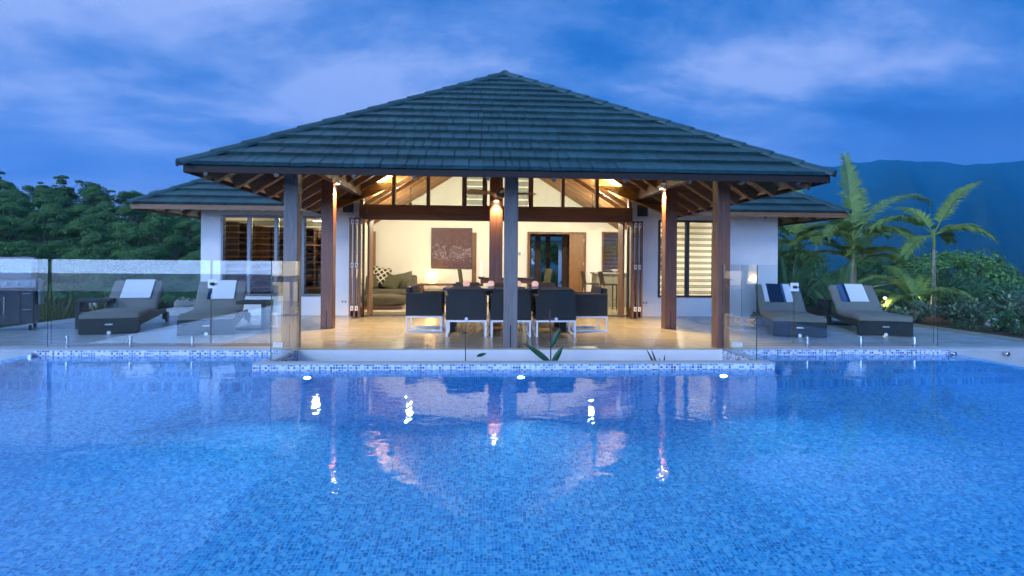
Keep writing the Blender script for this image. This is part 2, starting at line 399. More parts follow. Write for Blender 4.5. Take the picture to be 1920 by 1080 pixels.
M['varieg'] = foliage('pale_edged_leaves', (.06,.16,.08), (.30,.40,.26), 4)
M['palm'] = foliage('palm_leaflets', (.12,.23,.055), (.27,.38,.10), 2, .45, .1)
M['grassb'] = foliage('grass_blades', (.06,.11,.03), (.20,.22,.07), 3)
M['yellowg'] = foliage('dry_grass_blades', (.25,.20,.05), (.40,.30,.08), 3)
M['dark leaf'] = foliage('dark_glossy_leaf', (.02,.075,.045), (.04,.12,.06), 3, .3, .1, .1)
M['stem'] = simple('dark_stem', (.05,.035,.03), .7, 0, .2, 20)

# ------------------------------------------------------------------ terrain, sea, mountains
AX = 0.455
def sstep(a, b, x):
    t = np.clip((x-a)/(b-a), 0, 1); return t*t*(3-2*t)
def canopy(x, y):                                  # height of the wooded hill's tree tops
    r = np.hypot(x, y); az = np.degrees(np.arctan2(x, y))
    k = sstep(-6, -24, az)
    e = 1.0 + (r-85)*0.205*k
    return np.minimum(e, 1.0 + 98*0.205*k)
def ground_z(x, y):
    x = np.asarray(x, float); y = np.asarray(y, float)
    r = np.hypot(x, y)
    back = sstep(25, 46, y); sid = np.maximum(sstep(19, 38, -x), sstep(18, 34, x))
    z = -0.3 - 6.2*np.maximum(back, sid)
    hill = np.where((y > 20), np.maximum(canopy(x, y) - 8.0, -6.5), -6.5)
    hill = np.where(r > 70, hill, -6.5)
    z = np.where(r > 60, np.maximum(z, hill), z)
    f = np.maximum(7.6 - y, 0)                      # the slope down to the coast on the camera's side
    z = z - 2.2*sstep(0, 1.2, f) - 60*(1-np.exp(-f/420.0))
    z = z + 100*np.exp(-((x-680)/430.0)**2 - ((y+850)/330.0)**2)      # added unseen headland, keeps bright sky out of the right fence's reflections
    far = sstep(300, 1500, r) * (y > 0)
    z = z*(1-far) - 12*far
    return z
def ground_mesh():
    def axis():
        a = np.concatenate([np.linspace(0, 30, 41), np.geomspace(32, 8900, 46)])
        return np.concatenate([-a[::-1][:-1], a])
    xs, ys = axis(), axis()
    ys = np.unique(np.concatenate([ys, [-1329, 7.4, 7.59, 7.7, 8.0]])); ys = ys[ys > -1330]
    Xg, Yg = np.meshgrid(xs, ys); Zg = ground_z(Xg, Yg)
    # the excavation for pool, deck and house
    inside = (Xg > -8.6) & (Xg < 9.4) & (Yg > -3) & (Yg < 17.9); Zg = np.where(inside, np.minimum(Zg, -2.6), Zg)
    V = np.stack([Xg, Yg, Zg], -1).reshape(-1, 3); n, m = Xg.shape
    i = (np.arange(n-1)[:, None]*m + np.arange(m-1)[None]).ravel()
    return V, np.stack([i, i+1, i+m+1, i+m], 1)
def ground_material():
    m, t, b = mat('ground_cover'); v = objco(t)
    h = noise(t, v, .35, 6, .65); h2 = noise(t, v, 6, 4, .6)
    c = ramp(t, h, [(.35, (.03,.045,.018)), (.6, (.055,.06,.028)), (.8, (.09,.07,.04))])
    c = mixc(t, mth(t, 'MULTIPLY', h2, .4), c, (.03,.05,.02)); L(t, c, b.inputs['Base Color'])
    b.inputs['Roughness'].default_value = .95; b.inputs['Specular IOR Level'].default_value = .1; bump(t, b, h2, .6, .05); return m
V_, F_ = ground_mesh()
tag(link('ground', np_mesh('ground', V_, F_, ground_material(), True)), kind='structure')
msea, t_, b_ = mat('sea_water'); b_.inputs['Base Color'].default_value = (.01,.10,.26,1); b_.inputs['Specular IOR Level'].default_value = .5; b_.inputs['Roughness'].default_value = .5
sv = [(-9000,-2550,-57.5), (9000,-2550,-57.5), (9000,-1080,-57.5), (-9000,-1080,-57.5)]
sv += [(x, y, -62) for x, y, z in sv]
tag(MB().add(sv, [(0,1,2,3), (7,6,5,4), (0,4,5,1), (1,5,6,2), (2,6,7,3), (3,7,4,0)]).build('sea', msea), kind='structure')

def mountain():
    pts = [(8, .10), (14, .125), (24, .15), (29, .166), (31.5, .176), (34.5, .181), (37.5, .174), (40, .170), (43, .157), (45.3, .152), (49, .168), (56, .19), (66, .17), (80, .12)]
    az = np.linspace(6, 82, 260); el = np.interp(az, [p[0] for p in pts], [p[1] for p in pts])
    el = np.convolve(np.pad(el, 6, 'edge'), np.ones(13)/13, 'valid')
    rg = np.linspace(2600, 7600, 46); R0 = 6300.0
    A, Rr = np.meshgrid(np.radians(az), rg)
    prof = np.where(Rr < R0, ((Rr-2600)/(R0-2600))**1.15, 1-((Rr-R0)/3000.0)**1.2)
    H = el[None]*.90*R0*prof
    sp = 110*np.sin(A*43+np.sin(A*17)*2)*np.sin((Rr-2600)/(R0-2600)*math.pi).clip(0) + 30*np.sin(A*110+Rr*.002)*np.sin((Rr-2600)/(R0-2600)*math.pi).clip(0)
    rgn = np.random.default_rng(5); jag = np.convolve(rgn.normal(size=272), np.ones(3)/3, 'valid')[:260]*14 + np.convolve(rgn.normal(size=290), np.ones(15)/15, 'valid')[:260]*42
    H = H + sp + jag[None]*np.exp(-((Rr-R0)/900)**2)
    V = np.stack([Rr*np.sin(A), Rr*np.cos(A), H-14], -1).reshape(-1, 3); n, m = A.shape
    i = (np.arange(n-1)[:, None]*m + np.arange(m-1)[None]).ravel()
    return V, np.stack([i, i+m, i+m+1, i+1], 1)
mm, t_, b_ = mat('mountain_forest'); h_ = noise(t_, objco(t_), .009, 8, .8)
L(t_, mixc(t_, h_, (.006,.02,.012), (.05,.09,.045)), b_.inputs['Base Color']); b_.inputs['Roughness'].default_value = 1; b_.inputs['Specular IOR Level'].default_value = 0
V_, F_ = mountain()
tag(link('mountain', np_mesh('mountain', V_, F_, mm, True)), kind='structure')

# ------------------------------------------------------------------ pool
PX0, PX1, PY0, PY1, PC0, PC1, PYC, WZ = -6.1, 7.05, -2.2, 8.08, -2.76, 3.77, 6.97, -0.08
PD = -1.25
pf = MB(); pf.box(PX0, PX1, PY0, PY1, PD-.15, PD)
pool = tag(pf.build('pool_floor', M['poolfloor']), kind='structure')
pw = MB()
pw.box(PX0-.2, PX0, PY0-.2, PY1-.01, PD-.6, WZ-.004); pw.box(PX1, PX1+.2, PY0-.2, PY1-.01, PD-.6, WZ-.004); pw.box(PX0, PX1, PY0-.2, PY0, PD-.6, WZ-.004)
tag(pw.build('pool_wall', M['poolwall']), kind='structure')
pb = MB()
pb.box(PX0-.05, PC0, PY1, PY1+.12, PD-.1, WZ-.14); pb.box(PC1, PX1+.03, PY1, PY1+.12, PD-.1, WZ-.14)
pb.box(PC0, PC1, PYC, PYC+.16, PD-.1, WZ-.14); pb.box(PC0, PC0+.16, PYC+.16, PY1+.12, PD-.1, WZ-.14); pb.box(PC1-.16, PC1, PYC+.16, PY1+.12, PD-.1, WZ-.14)
tag(pb.build('pool_wall', M['poolwall']), kind='structure')
pt = MB()
pt.box(PX0-.05, PC0, PY1, PY1+.12, WZ-.14, -.012); pt.box(PC1, PX1+.03, PY1, PY1+.12, WZ-.14, -.012)
pt.box(PC0, PC1, PYC, PYC+.16, WZ-.14, -.012); pt.box(PC0, PC0+.16, PYC+.16, PY1+.12, WZ-.14, -.012); pt.box(PC1-.16, PC1, PYC+.16, PY1+.12, WZ-.14, -.012)
tag(pt.build('pool_tile_band', M['band']), kind='structure')
ps = MB()
for x0, x1 in ((PX0, PC0), (PC1, PX1)):
    ps.box(x0, x1, 7.72, PY1, PD, WZ-.24); ps.box(x0, x1, 7.36, 7.72, PD, WZ-.48); ps.box(x0, x1, 7.0, 7.36, PD, WZ-.74)
tag(ps.build('pool_step', M['poolfloor']), kind='structure')
wv = MB(); wv.add([(PX0,PY0,WZ),(PX1,PY0,WZ),(PX1,PYC,WZ),(PX0,PYC,WZ),(PC0,PYC,WZ),(PC0,PY1,WZ),(PX0,PY1,WZ),(PC1,PYC,WZ),(PX1,PY1,WZ),(PC1,PY1,WZ)],
                  [(0,1,2,7,4,3),(3,4,5,6),(7,2,8,9)])
wo = tag(wv.build('pool_water', M['water']), kind='structure')
if wo.data.polygons[0].normal.z < 0: wo.data.flip_normals()

# ------------------------------------------------------------------ deck and terrace
DX0, DX1 = -8.72, 9.5
db = MB(); db.box(DX0, DX1, 8.2, 13.2, -1.6, -.022)
deck = tag(db.build('terrace', simple('tile_grout', (.17,.16,.14), .9, 0, .2, 8)), kind='structure')
cp = MB(); cp.box(DX0, PC0-.002, 8.085, 8.385, -.03, .006); tag(cp.build('coping', M['concrete'], deck), kind='structure')
cp = MB(); cp.box(PC1+.002, DX1, 8.085, 8.385, -.03, .006); cp.build('coping', M['concrete'], deck)
MB().box(PC0-.003, PC1+.003, PYC-.01, PYC+.17, -.012, .004).build('coping', M['concrete'], deck)
MB().box(DX0, PX0-.05, 8.09, 8.2, -1.7, -.03).build('retaining_wall', M['concrete'], deck)
MB().box(PX1+.03, DX1, 8.09, 8.2, -1.7, -.03).build('retaining_wall', M['concrete'], deck)
# planter trough between the pool's raised edge and the terrace
MB().box(PC0+.16, PC1-.16, PYC+.16, 8.2, -.55, -.35).build('planting_soil', M['soil'], deck)
MB().box(PC0+.005, PC1-.005, 8.17, 8.2, -.6, -.02).build('trough_wall', M['plaster'], deck)
TS = .61
def tile_mesh(wd, dp, m, e):
    return MB().box(e, wd-e, e, dp-e, -.02, 0).mesh('floor_tile', m)
tm, tm2 = tile_mesh(TS, TS, M['trav'], .004), tile_mesh(TS, TS, M['paver'], .006); nx = int((DX1-DX0)/TS); ny = 8
for i in range(nx):
    for j in range(ny):
        y0 = 8.39 + j*.6
        o = bpy.data.objects.new('floor_tile', tm if -3.7 < DX0+(i+.5)*TS < 4.3 else tm2); C.objects.link(o); o.location = (DX0+i*TS, y0, random.uniform(-.0006,.0006)); o.scale = (1, .6/TS, 1); o.parent = deck
MB().box(PC0+.0, PC1-.0, 8.2, 8.388, -.02, 0).build('edge_tile', M['trav'], deck)
MB().box(DX0+nx*TS+.004, DX1, 8.39, 13.2, -.02, 0).build('edge_tile', M['trav'], deck)
fl = MB(); fl.box(-6.3, 7.1, 13.202, 18.0, -.3, -.004); tag(fl.build('interior_floor', M['trav']), kind='structure')
MB().box(-7.4, 8.2, 18.0, 30, -.3, -.03)
tag(MB().box(-6, 8.2, 18.002, 27, -.29, -.012).build('courtyard_paving', M['concrete']), kind='structure')

# ------------------------------------------------------------------ the house
HB = Vector((AX, 13.2, 0)); LATE = []
house = thing('house', 'white rendered pavilion house with teal tiled hip roof and lit open living room', 'house', HB)
def part(mb, name, m, parent=None, **kw):
    if parent is None: return mb.build(name, m, house, -HB, **kw)
    return mb.build(name, m, parent, (0,0,0), **kw)
K = .628; SF = math.sqrt(1+K*K); W_ = 4.13; YE = 7.14; ZE = 2.44; YR = YE + W_; YB = 24.0
def rz(x, y=99): return ZE + K*max(0, min(W_-abs(x-AX), y-YE))      # roof plane above a point
# --- roof decks (under the tiles)
def plane_slab(poly, n, t, off=0):
    n = Vector(n).normalized(); P = [Vector(p)+n*off for p in poly]
    return P, n*(-t)
roof = MB()
nf = Vector((0,-K,1)); nl = Vector((-K,0,1)); nr = Vector((K,0,1)); nb = Vector((0,K,1))
P0, P1, P2, P3 = (AX-W_,YE,ZE), (AX+W_,YE,ZE), (AX+W_,YB,ZE), (AX-W_,YB,ZE)
A0, A1 = (AX,YR,ZE+K*W_), (AX,YB-W_,ZE+K*W_)
for poly, n in (((P0,P1,A0), nf), ((P1,P2,A1,A0), nr), ((P2,P3,A1), nb), ((P3,P0,A0,A1), nl)):
    roof.prism(*plane_slab(poly, n, .03, -.005))
main_roof = part(roof, 'roof', M['bed'])
WT = 7.74; YW = 12.1; DW = 4.0
wing_roofs = []
for s in (-1, 1):
    b = MB(); xt, xv = AX+s*WT, AX+s*W_
    Q = [(xt,YW,ZE),(xv,YW,ZE),(xv-s*DW,YW+DW,ZE+K*DW),(xt-s*DW,YW+DW,ZE+K*DW)]
    b.prism(*plane_slab(Q if s < 0 else Q[::-1], nf, .03, -.005))
    Q2 = [(xt,YW,ZE),(xt-s*DW,YW+DW,ZE+K*DW),(xt-s*DW,20-DW,ZE+K*DW),(xt,20,ZE)]
    b.prism(*plane_slab(Q2 if s < 0 else Q2[::-1], nl if s < 0 else nr, .03, -.005))
    wing_roofs.append(part(b, 'wing_roof', M['bed']))
# --- tiles
def clip(poly, sub):
    def area(p): return sum(p[i][0]*p[(i+1)%len(p)][1]-p[(i+1)%len(p)][0]*p[i][1] for i in range(len(p)))/2
    if area(sub) < 0: sub = sub[::-1]
    outp = poly
    for i in range(len(sub)):
        a, b = sub[i], sub[(i+1)%len(sub)]; inp = outp; outp = []
        if not inp: break
        ins = lambda p: (b[0]-a[0])*(p[1]-a[1])-(b[1]-a[1])*(p[0]-a[0]) >= -1e-9
        for j in range(len(inp)):
            p, q = inp[j], inp[(j+1)%len(inp)]
            if ins(p) != ins(q):
                d1 = (b[0]-a[0])*(p[1]-a[1])-(b[1]-a[1])*(p[0]-a[0]); d2 = (b[0]-a[0])*(q[1]-a[1])-(b[1]-a[1])*(q[0]-a[0])
                k = d1/(d1-d2); x = (p[0]+k*(q[0]-p[0]), p[1]+k*(q[1]-p[1]))
                outp += [p, x] if ins(p) else [x]
            elif ins(p): outp.append(p)
    return outp, abs(area(outp)) if len(outp) > 2 else 0
ROW = 5.0126/15; TW = .37
def tile_solid(mb, poly, v0, splits=(), rg=None):
    """one roof tile: two or three shakes side by side, thick at the lower edge"""
    us_ = [p[0] for p in poly]; lo, hi = min(us_), max(us_); cuts = [lo-1] + [c for c in splits if lo+.03 < c < hi-.03] + [hi+1]
    for i in range(len(cuts)-1):
        a, b = cuts[i], cuts[i+1]; dz = random.uniform(-.0022, .0022)
        q, ar = clip([(a+.005, -99), (b-.005, -99), (b-.005, 99), (a+.005, 99)], poly)
        if len(q) < 3 or ar < 1e-4: continue
        hh = lambda v: .066 - .048*(v-(v0-.035))/(ROW+.035) + dz
        k = len(mb.v); n = len(q)
        mb.v += [(u, v, hh(v)-.05) for u, v in q] + [(u, v, hh(v)) for u, v in q]
        mb.face(*[k+i for i in range(n)][::-1]); mb.face(*[k+n+i for i in range(n)])
        for i in range(n): mb.face(k+i, k+(i+1)%n, k+n+(i+1)%n, k+n+i)
full_tiles = []
SPL = [(.12,.25), (.19,), (.10,.22), (.14,.29), (.22,)]
def tiles(parent, o, u, v, n, poly, limit, sub=None, yoff=0):
    u, v, n = Vector(u).normalized(), Vector(v).normalized(), Vector(n).normalized()
    Rm = Matrix((u, v, n)).transposed().to_4x4()
    us = [p[0] for p in poly]; vmax = max(p[1] for p in poly); rest = MB(); made = 0
    for r in range(int(math.ceil(vmax/ROW-1e-6))):
        v0 = r*ROW; c = min(us) - TW + (.17 if r % 2 else 0.0) + random.uniform(-.05,.05)
        while c < max(us):
            g = .003; sp_ = random.randint(0, 4)
            q = [(c+g, v0-.035), (c+TW-g, v0-.035), (c+TW-g, min(v0+ROW, vmax)), (c+g, min(v0+ROW, vmax))]
            pe = [(p[0], p[1]-.045 if p[1] < 1e-6 else p[1]) for p in poly]
            cp_, ar = clip(q, pe); fullarea = (TW-2*g)*(ROW+.035)
            if ar > .05*fullarea:
                jit = random.uniform(-.0015, .002)
                if made < limit and ar > .3*fullarea:
                    if ar > .985*fullarea:
                        if len(full_tiles) < 5:
                            b = MB(); tile_solid(b, [(p[0]-c, p[1]-v0) for p in q], 0, SPL[len(full_tiles)]); full_tiles.append(b.mesh('roof_tile', M['tile']))
                        me, org = random.choice(full_tiles), (c, v0)
                    else:
                        b = MB(); tile_solid(b, [(p[0]-c, p[1]-v0) for p in cp_], 0, SPL[sp_]); me, org = b.mesh('roof_tile', M['tile']), (c, v0)
                    ob = bpy.data.objects.new('roof_tile', me); C.objects.link(ob)
                    ob.matrix_basis = Matrix.Translation(Vector(o) + u*org[0] + v*org[1] + n*jit) @ Rm @ Matrix.Rotation(random.uniform(-.004,.004), 4, 'Z') @ Matrix.Rotation(random.uniform(-.004,.004), 4, 'Y')
                    ob.parent = parent; made += 1
                else:
                    tile_solid(rest, [(p[0], p[1]) for p in cp_], v0, [c+k for k in SPL[sp_]])
            c += TW
    if rest.v:
        ob = rest.build('roof_tile', M['tile'], parent); ob.matrix_basis = Matrix.Translation(Vector(o)) @ Rm; ob['kind'] = 'stuff'
    return made
n_main = tiles(main_roof, P0, (1,0,0), (0,1,K), nf, [(0,0),(2*W_,0),(W_,W_*SF)], 236)
tiles(wing_roofs[0], (AX-WT,YW,ZE), (1,0,0), (0,1,K), nf, [(0,0),(WT-W_,0),(WT-W_+DW,DW*SF),(DW,DW*SF)], 32)
tiles(wing_roofs[1], (AX+W_,YW,ZE), (1,0,0), (0,1,K), nf, [(0,0),(WT-W_,0),(WT-W_-DW,DW*SF),(-DW,DW*SF)], 32)
tiles(main_roof, P3, (0,-1,0), (1,0,K), nl, [(0,0),(YB-YE,0),(YB-YR,W_*SF),(W_,W_*SF)], 0)
tiles(main_roof, P1, (0,1,0), (-1,0,K), nr, [(0,0),(YB-YE,0),(YB-YE-W_,W_*SF),(W_,W_*SF)], 0)
tiles(wing_roofs[0], (AX-WT,20,ZE), (0,-1,0), (1,0,K), nl, [(0,0),(7.9,0),(7.9-DW,DW*SF),(DW,DW*SF)], 0)
tiles(wing_roofs[1], (AX+WT,YW,ZE), (0,1,0), (-1,0,K), nr, [(0,0),(7.9,0),(7.9-DW,DW*SF),(DW,DW*SF)], 0)
# --- hip and ridge caps
def caps(parent, p, q, n, step=.43):
    p, q = Vector(p), Vector(q); t = (q-p).normalized(); s = t.cross(Vector((0,0,1))).normalized(); up = s.cross(t).normalized()
    ln = (q-p).length; k = int(round(ln/step)); st = ln/k
    prof = [(-.12,-.035),(-.10,.0),(-.04,.04),(0,.05),(.04,.04),(.10,.0),(.12,-.035),(0,.01)]
    b = MB(); m = len(prof); L0 = -.05; 
    for y, lift, sc in ((L0, .014, 1.03), (st, 0, .97)):
        b.v += [(x*sc, y, z*sc+lift) for x, z in prof]
    b.face(*range(m)); b.face(*[m+i for i in range(m)][::-1])
    for i in range(m): b.face(i, (i+1) % m, m+(i+1) % m, m+i)
    me = b.mesh('ridge_cap', M['tile']); Rm = Matrix((s, t, up)).transposed().to_4x4()
    for i in range(k):
        ob = bpy.data.objects.new('ridge_cap', me); C.objects.link(ob); ob.parent = parent
        ob.matrix_basis = Matrix.Translation(p + t*st*i + up*.025) @ Rm @ Matrix.Rotation(random.uniform(-.012,.012), 4, 'Z')
caps(main_roof, P0, A0, nf); caps(main_roof, P1, A0, nf); caps(main_roof, A0, A1, nf)
caps(wing_roofs[0], (AX-WT,YW,ZE), (AX-WT+DW,YW+DW,ZE+K*DW), nf); caps(wing_roofs[1], (AX+WT,YW,ZE), (AX+WT-DW,YW+DW,ZE+K*DW), nf)
# --- fascias and brackets
part(MB().box(AX-W_, AX+W_, YE-.015, YE+.03, 2.345, 2.428), 'fascia', M['fascia'], main_roof)
for s in (-1, 1):
    x = AX+s*W_; part(MB().box(x-.02, x+.02, YE+.031, YB, 2.345, 2.426), 'fascia', M['fascia'], main_roof)
    r = wing_roofs[0 if s < 0 else 1]; xa, xb = sorted((AX+s*WT, AX+s*(W_-.4)))
    part(MB().box(xa, xb, YW-.015, YW+.03, 2.325, 2.428), 'fascia', M['raftX'], r)
    x = AX+s*WT; part(MB().box(x-.02, x+.02, YW+.031, 20, 2.325, 2.426), 'fascia', M['raftY'], r)
for x in (-3.4, -2.55, -1.6, -.84, .08, .93, 1.85, 2.7, 3.4, 4.15):
    part(MB().box(x-.022, x+.022, YE-.03, YE+.05, 2.305, 2.344), 'fascia_bracket', M['bronze'], main_roof)
for s in (-1, 1):
    for d in (5.0, 5.85, 6.7):
        part(MB().box(AX+s*d-.025, AX+s*d+.025, YW-.03, YW+.04, 2.29, 2.324), 'fascia_bracket', M['bronze'], wing_roofs[0 if s < 0 else 1])
# --- linings and rafters
def grooved(name, axis):
    m = M['pine'] if axis == 'Y' else M['pineX']; m = m.copy(); m.name = name; t = m.node_tree; b = t.nodes['Principled BSDF']
    co = N(t, 'ShaderNodeTexCoord'); s = N(t, 'ShaderNodeSeparateXYZ'); L(t, co.outputs['Object'], s.inputs[0])
    q = mth(t, 'DIVIDE', s.outputs[0 if axis == 'Y' else 1], .085)
    e = mth(t, 'LESS_THAN', mth(t, 'FRACT', q), .09)
    wn = N(t, 'ShaderNodeTexWhiteNoise', noise_dimensions='1D'); L(t, mth(t, 'FLOOR', q), wn.inputs['W'])
    src = b.inputs['Base Color'].links[0].from_socket
    c = mixc(t, 1.0, src, mth(t, 'ADD', mth(t, 'MULTIPLY', wn.outputs['Value'], .45), .75), 'MULTIPLY')
    L(t, mixc(t, e, c, (.05,.025,.01)), b.inputs['Base Color']); return m
G1, G2 = grooved('pine_lining_side', 'Y'), grooved('pine_lining_front', 'X')
for poly, n, g in (((P3,P0,A0,A1), nl, G1), ((P1,P2,A1,A0), nr, G1), ((P0,P1,A0), nf, G2)):
    part(MB().prism(*plane_slab(poly, n, .016, -.036)), 'ceiling_lining', g)
def rafter(p, q, n, m, wd=.09, dp=.16):
    n = Vector(n).normalized(); off = -n*(.053+dp/2)
    part(MB().bar(Vector(p)+off, Vector(q)+off, wd, dp, n), 'rafter', m)
for s, n in ((-1, nl), (1, nr)):
    y = YE+.5
    while y < 17.9:
        d = min(y-YE, W_)-.12
        if not (13.1 < y < 13.5): rafter((AX+s*(W_-.06), y, ZE+K*.06), (AX+s*(W_-d), y, ZE+K*d), n, M['raftX'])
        y += .62
    c0 = Vector((AX+s*(W_-.15), YE+.15, ZE+K*.15)); rafter(c0, Vector(A0)-Vector((0,.1,K*.1)), (0,0,1), M['raftY'], .1, .22)
for x in np.arange(-3.4, 4.4, .78):
    d = W_-abs(x-AX)-.12
    if d > .6: rafter((x, YE+.28, ZE+K*.28), (x, YE+d, ZE+K*d), nf, M['raftY'])
# wing soffits
for s in (-1, 1):
    xt, xv = AX+s*WT, AX+s*(W_-.6)
    Q = [(xt,YW,ZE),(xv,YW,ZE),(xv-s*1.2,YW+1.2,ZE+K*1.2),(xt-s*1.2,YW+1.2,ZE+K*1.2)]
    part(MB().prism(*plane_slab(Q if s < 0 else Q[::-1], nf, .02, -.07)), 'soffit_lining', G2, wing_roofs[0 if s < 0 else 1])
    Q2 = [(xt,YW,ZE),(xt-s*1.1,YW+1.1,ZE+K*1.1),(xt-s*1.1,19,ZE+K*1.1),(xt,20,ZE)]
    part(MB().prism(*plane_slab(Q2 if s < 0 else Q2[::-1], nl if s < 0 else nr, .02, -.07)), 'soffit_lining', G1, wing_roofs[0 if s < 0 else 1])
    for y in np.arange(YW+.9, 19, .75):
        p = Vector((AX+s*(WT-.12), y, ZE+K*.12)); q = Vector((AX+s*(WT-.95), y, ZE+K*.95)); nn = (nl if s < 0 else nr).normalized(); off = -nn*.155
        part(MB().bar(p+off, q+off, .07, .13, nn), 'rafter', M['raftX'], wing_roofs[0 if s < 0 else 1])
# --- front walls
FY0, FY1 = 13.2, 13.4
def wbox(x0, x1, z0, z1, y0=FY0, y1=FY1, m='plaster', nm='wall'):
    return part(MB().box(x0, x1, y0, y1, z0, z1), nm, M[m])
def wpoly(x0, x1, z0, y0=FY0, y1=FY1, m='plaster', off=.15, nm='wall'):
    xs = sorted({x0, x1} | {x for x in (AX-W_, AX, AX+W_) if x0 < x < x1})
    P = [(x0,y0,z0),(x1,y0,z0)] + [(x, y0, max(rz(x)-off, 2.56)) for x in xs[::-1]]
    return part(MB().prism(P, (0,y1-y0,0)), nm, M[m])
wbox(-6.4, -5.96, 0, 2.6); wbox(-5.96, -3.62, 0, .44); wbox(-5.96, -3.8, 2.31, 2.6); wpoly(-3.8, -3.62, 2.31); wpoly(-3.62, -2.82, 0)
wpoly(3.6, 4.24, 0); wbox(4.24, 5.66, 0, .45); wpoly(4.24, 4.66, 2.32); wbox(4.66, 5.66, 2.32, 2.6); wbox(5.66, 7.19, 0, 2.6)
wbox(-6.4, -6.2, 0, 2.6, 13.401, 19); wbox(6.99, 7.19, 0, 2.6, 13.401, 19)
# --- door head beam, sill, clerestory
part(MB().box(-2.819, 3.599, 13.14, 13.42, 2.30, 2.59), 'lintel_beam', M['raftX'])
part(MB().box(-2.819, 3.599, 13.17, 13.39, 2.245, 2.298), 'door_head', M['raftX'])
part(MB().box(-2.82, 3.6, 13.1, 13.45, .0, .012), 'door_sill', M['bronze'])
mull = [-2.78, -2.04, -1.24, -.41, .10, .80, 1.19, 1.94, 2.76, 3.56]
for x in mull:
    part(MB().box(x-.04, x+.04, 13.2, 13.34, 2.592, rz(x)-.16), 'clerestory_mullion', M['raftZ'])
for a, b in zip(mull[:-1], mull[1:]):
    a, b = a+.04, b-.04
    if abs(a-(-.37)) < .02 or abs(b-1.15) < .02:
        f = part(MB().box(a, a+.03, 13.22, 13.3, 2.6, 3.9).box(b-.03, b, 13.22, 13.3, 2.6, 3.9), 'clerestory_louvre', M['bronze'])
        for i in range(8):
            part(MB().obox(((a+b)/2, 13.26, 2.68+i*.15), ((b-a)/2-.032,0,0), (0,.035,.06), (0,.004,-.0025)), 'louvre_blade', M['louvre'], f)
    else:
        xs = sorted({a, b} | ({AX} if a < AX < b else set()))
        P = [(a,13.262,2.6),(b,13.262,2.6)] + [(x,13.262,rz(x)-.18) for x in xs[::-1]]
        part(MB().prism(P, (0,.008,0)), 'clerestory_glass', M['glass'])
# --- windows with louvre blades
def window(x0, x1, z0, z1, mulls, mname, pitch, tilt, label):
    fr = MB(); m = M[mname]; t = .045
    fr.box(x0, x1, 13.19, 13.34, z0, z0+t).box(x0, x1, 13.19, 13.34, z1-t, z1).box(x0, x0+t, 13.19, 13.34, z0+t, z1-t).box(x1-t, x1, 13.19, 13.34, z0+t, z1-t)
    fo = part(fr, 'window', m); fo['label'] = label
    es = [x0+t] + list(mulls) + [x1-t]
    for c in mulls: part(MB().box(c-.035, c+.035, 13.2, 13.33, z0+t, z1-t), 'window_mullion', m, fo)
    for i in range(len(es)-1):
        a = es[i] + (.038 if i else .003); b = es[i+1] - (.038 if i < len(es)-2 else .003)
        me = MB().obox((0,0,0), ((b-a)/2,0,0), (0, .072*math.cos(tilt), .072*math.sin(tilt)), (0,-.005*math.sin(tilt),.005*math.cos(tilt))).mesh('louvre_blade', [M['louvre'], M['bronze']])
        for f in me.polygons: f.material_index = 0 if f.area > .03 else 1
        z = z0+t+.075
        while z < z1-t-.05:
            link('louvre_blade', me, fo, ((a+b)/2, 13.265, z)); z += pitch
        part(MB().box(a-.002, a+.012, 13.235, 13.295, z0+t+.002, z1-t-.002).box(b-.012, b+.002, 13.235, 13.295, z0+t+.002, z1-t-.002), 'louvre_clip', m, fo)
window(-5.95, -3.63, .45, 2.30, (-5.33, -4.72, -4.11), 'alu', .142, rad(48), 'grey framed louvre window in front of dark shelving')
window(4.25, 5.65, .46, 2.31, (4.97,), 'bronze', .142, rad(22), 'dark framed louvre window in front of the lit kitchen')
# --- posts
def post(x, y, wd, z1, slot=True, m='woodZ'):
    o = part(MB().box(x-wd/2, x+wd/2, y-wd/2, y+wd/2, 0, z1), 'post', M[m], bevel=.008)
    if slot: part(MB().box(x-.008, x+.008, y-wd/2-.002, y-wd/2+.02, .02, .34), 'base_slot', M['black'], o)
    return o
post(-2.74, 8.33, .2, 3.0, m='skylit'); post(.445, 8.30, .2, 3.05, m='skylit'); post(3.65, 8.33, .2, 3.0, m='mahog')
post(-2.87, 10.75, .22, 2.96, m='mahog'); post(3.675, 10.75, .23, 2.96, m='mahog'); post(.345, 12.9, .3, 4.6, False, 'mahog')
for x in (-2.72, 3.63): part(MB().box(x-.06, x+.06, 8.48, 13.19, 2.72, 2.94), 'beam', M['woodY'])
part(MB().box(-3.2, 4.1, 8.29, 8.41, 2.75, 2.96), 'beam', M['woodX'])
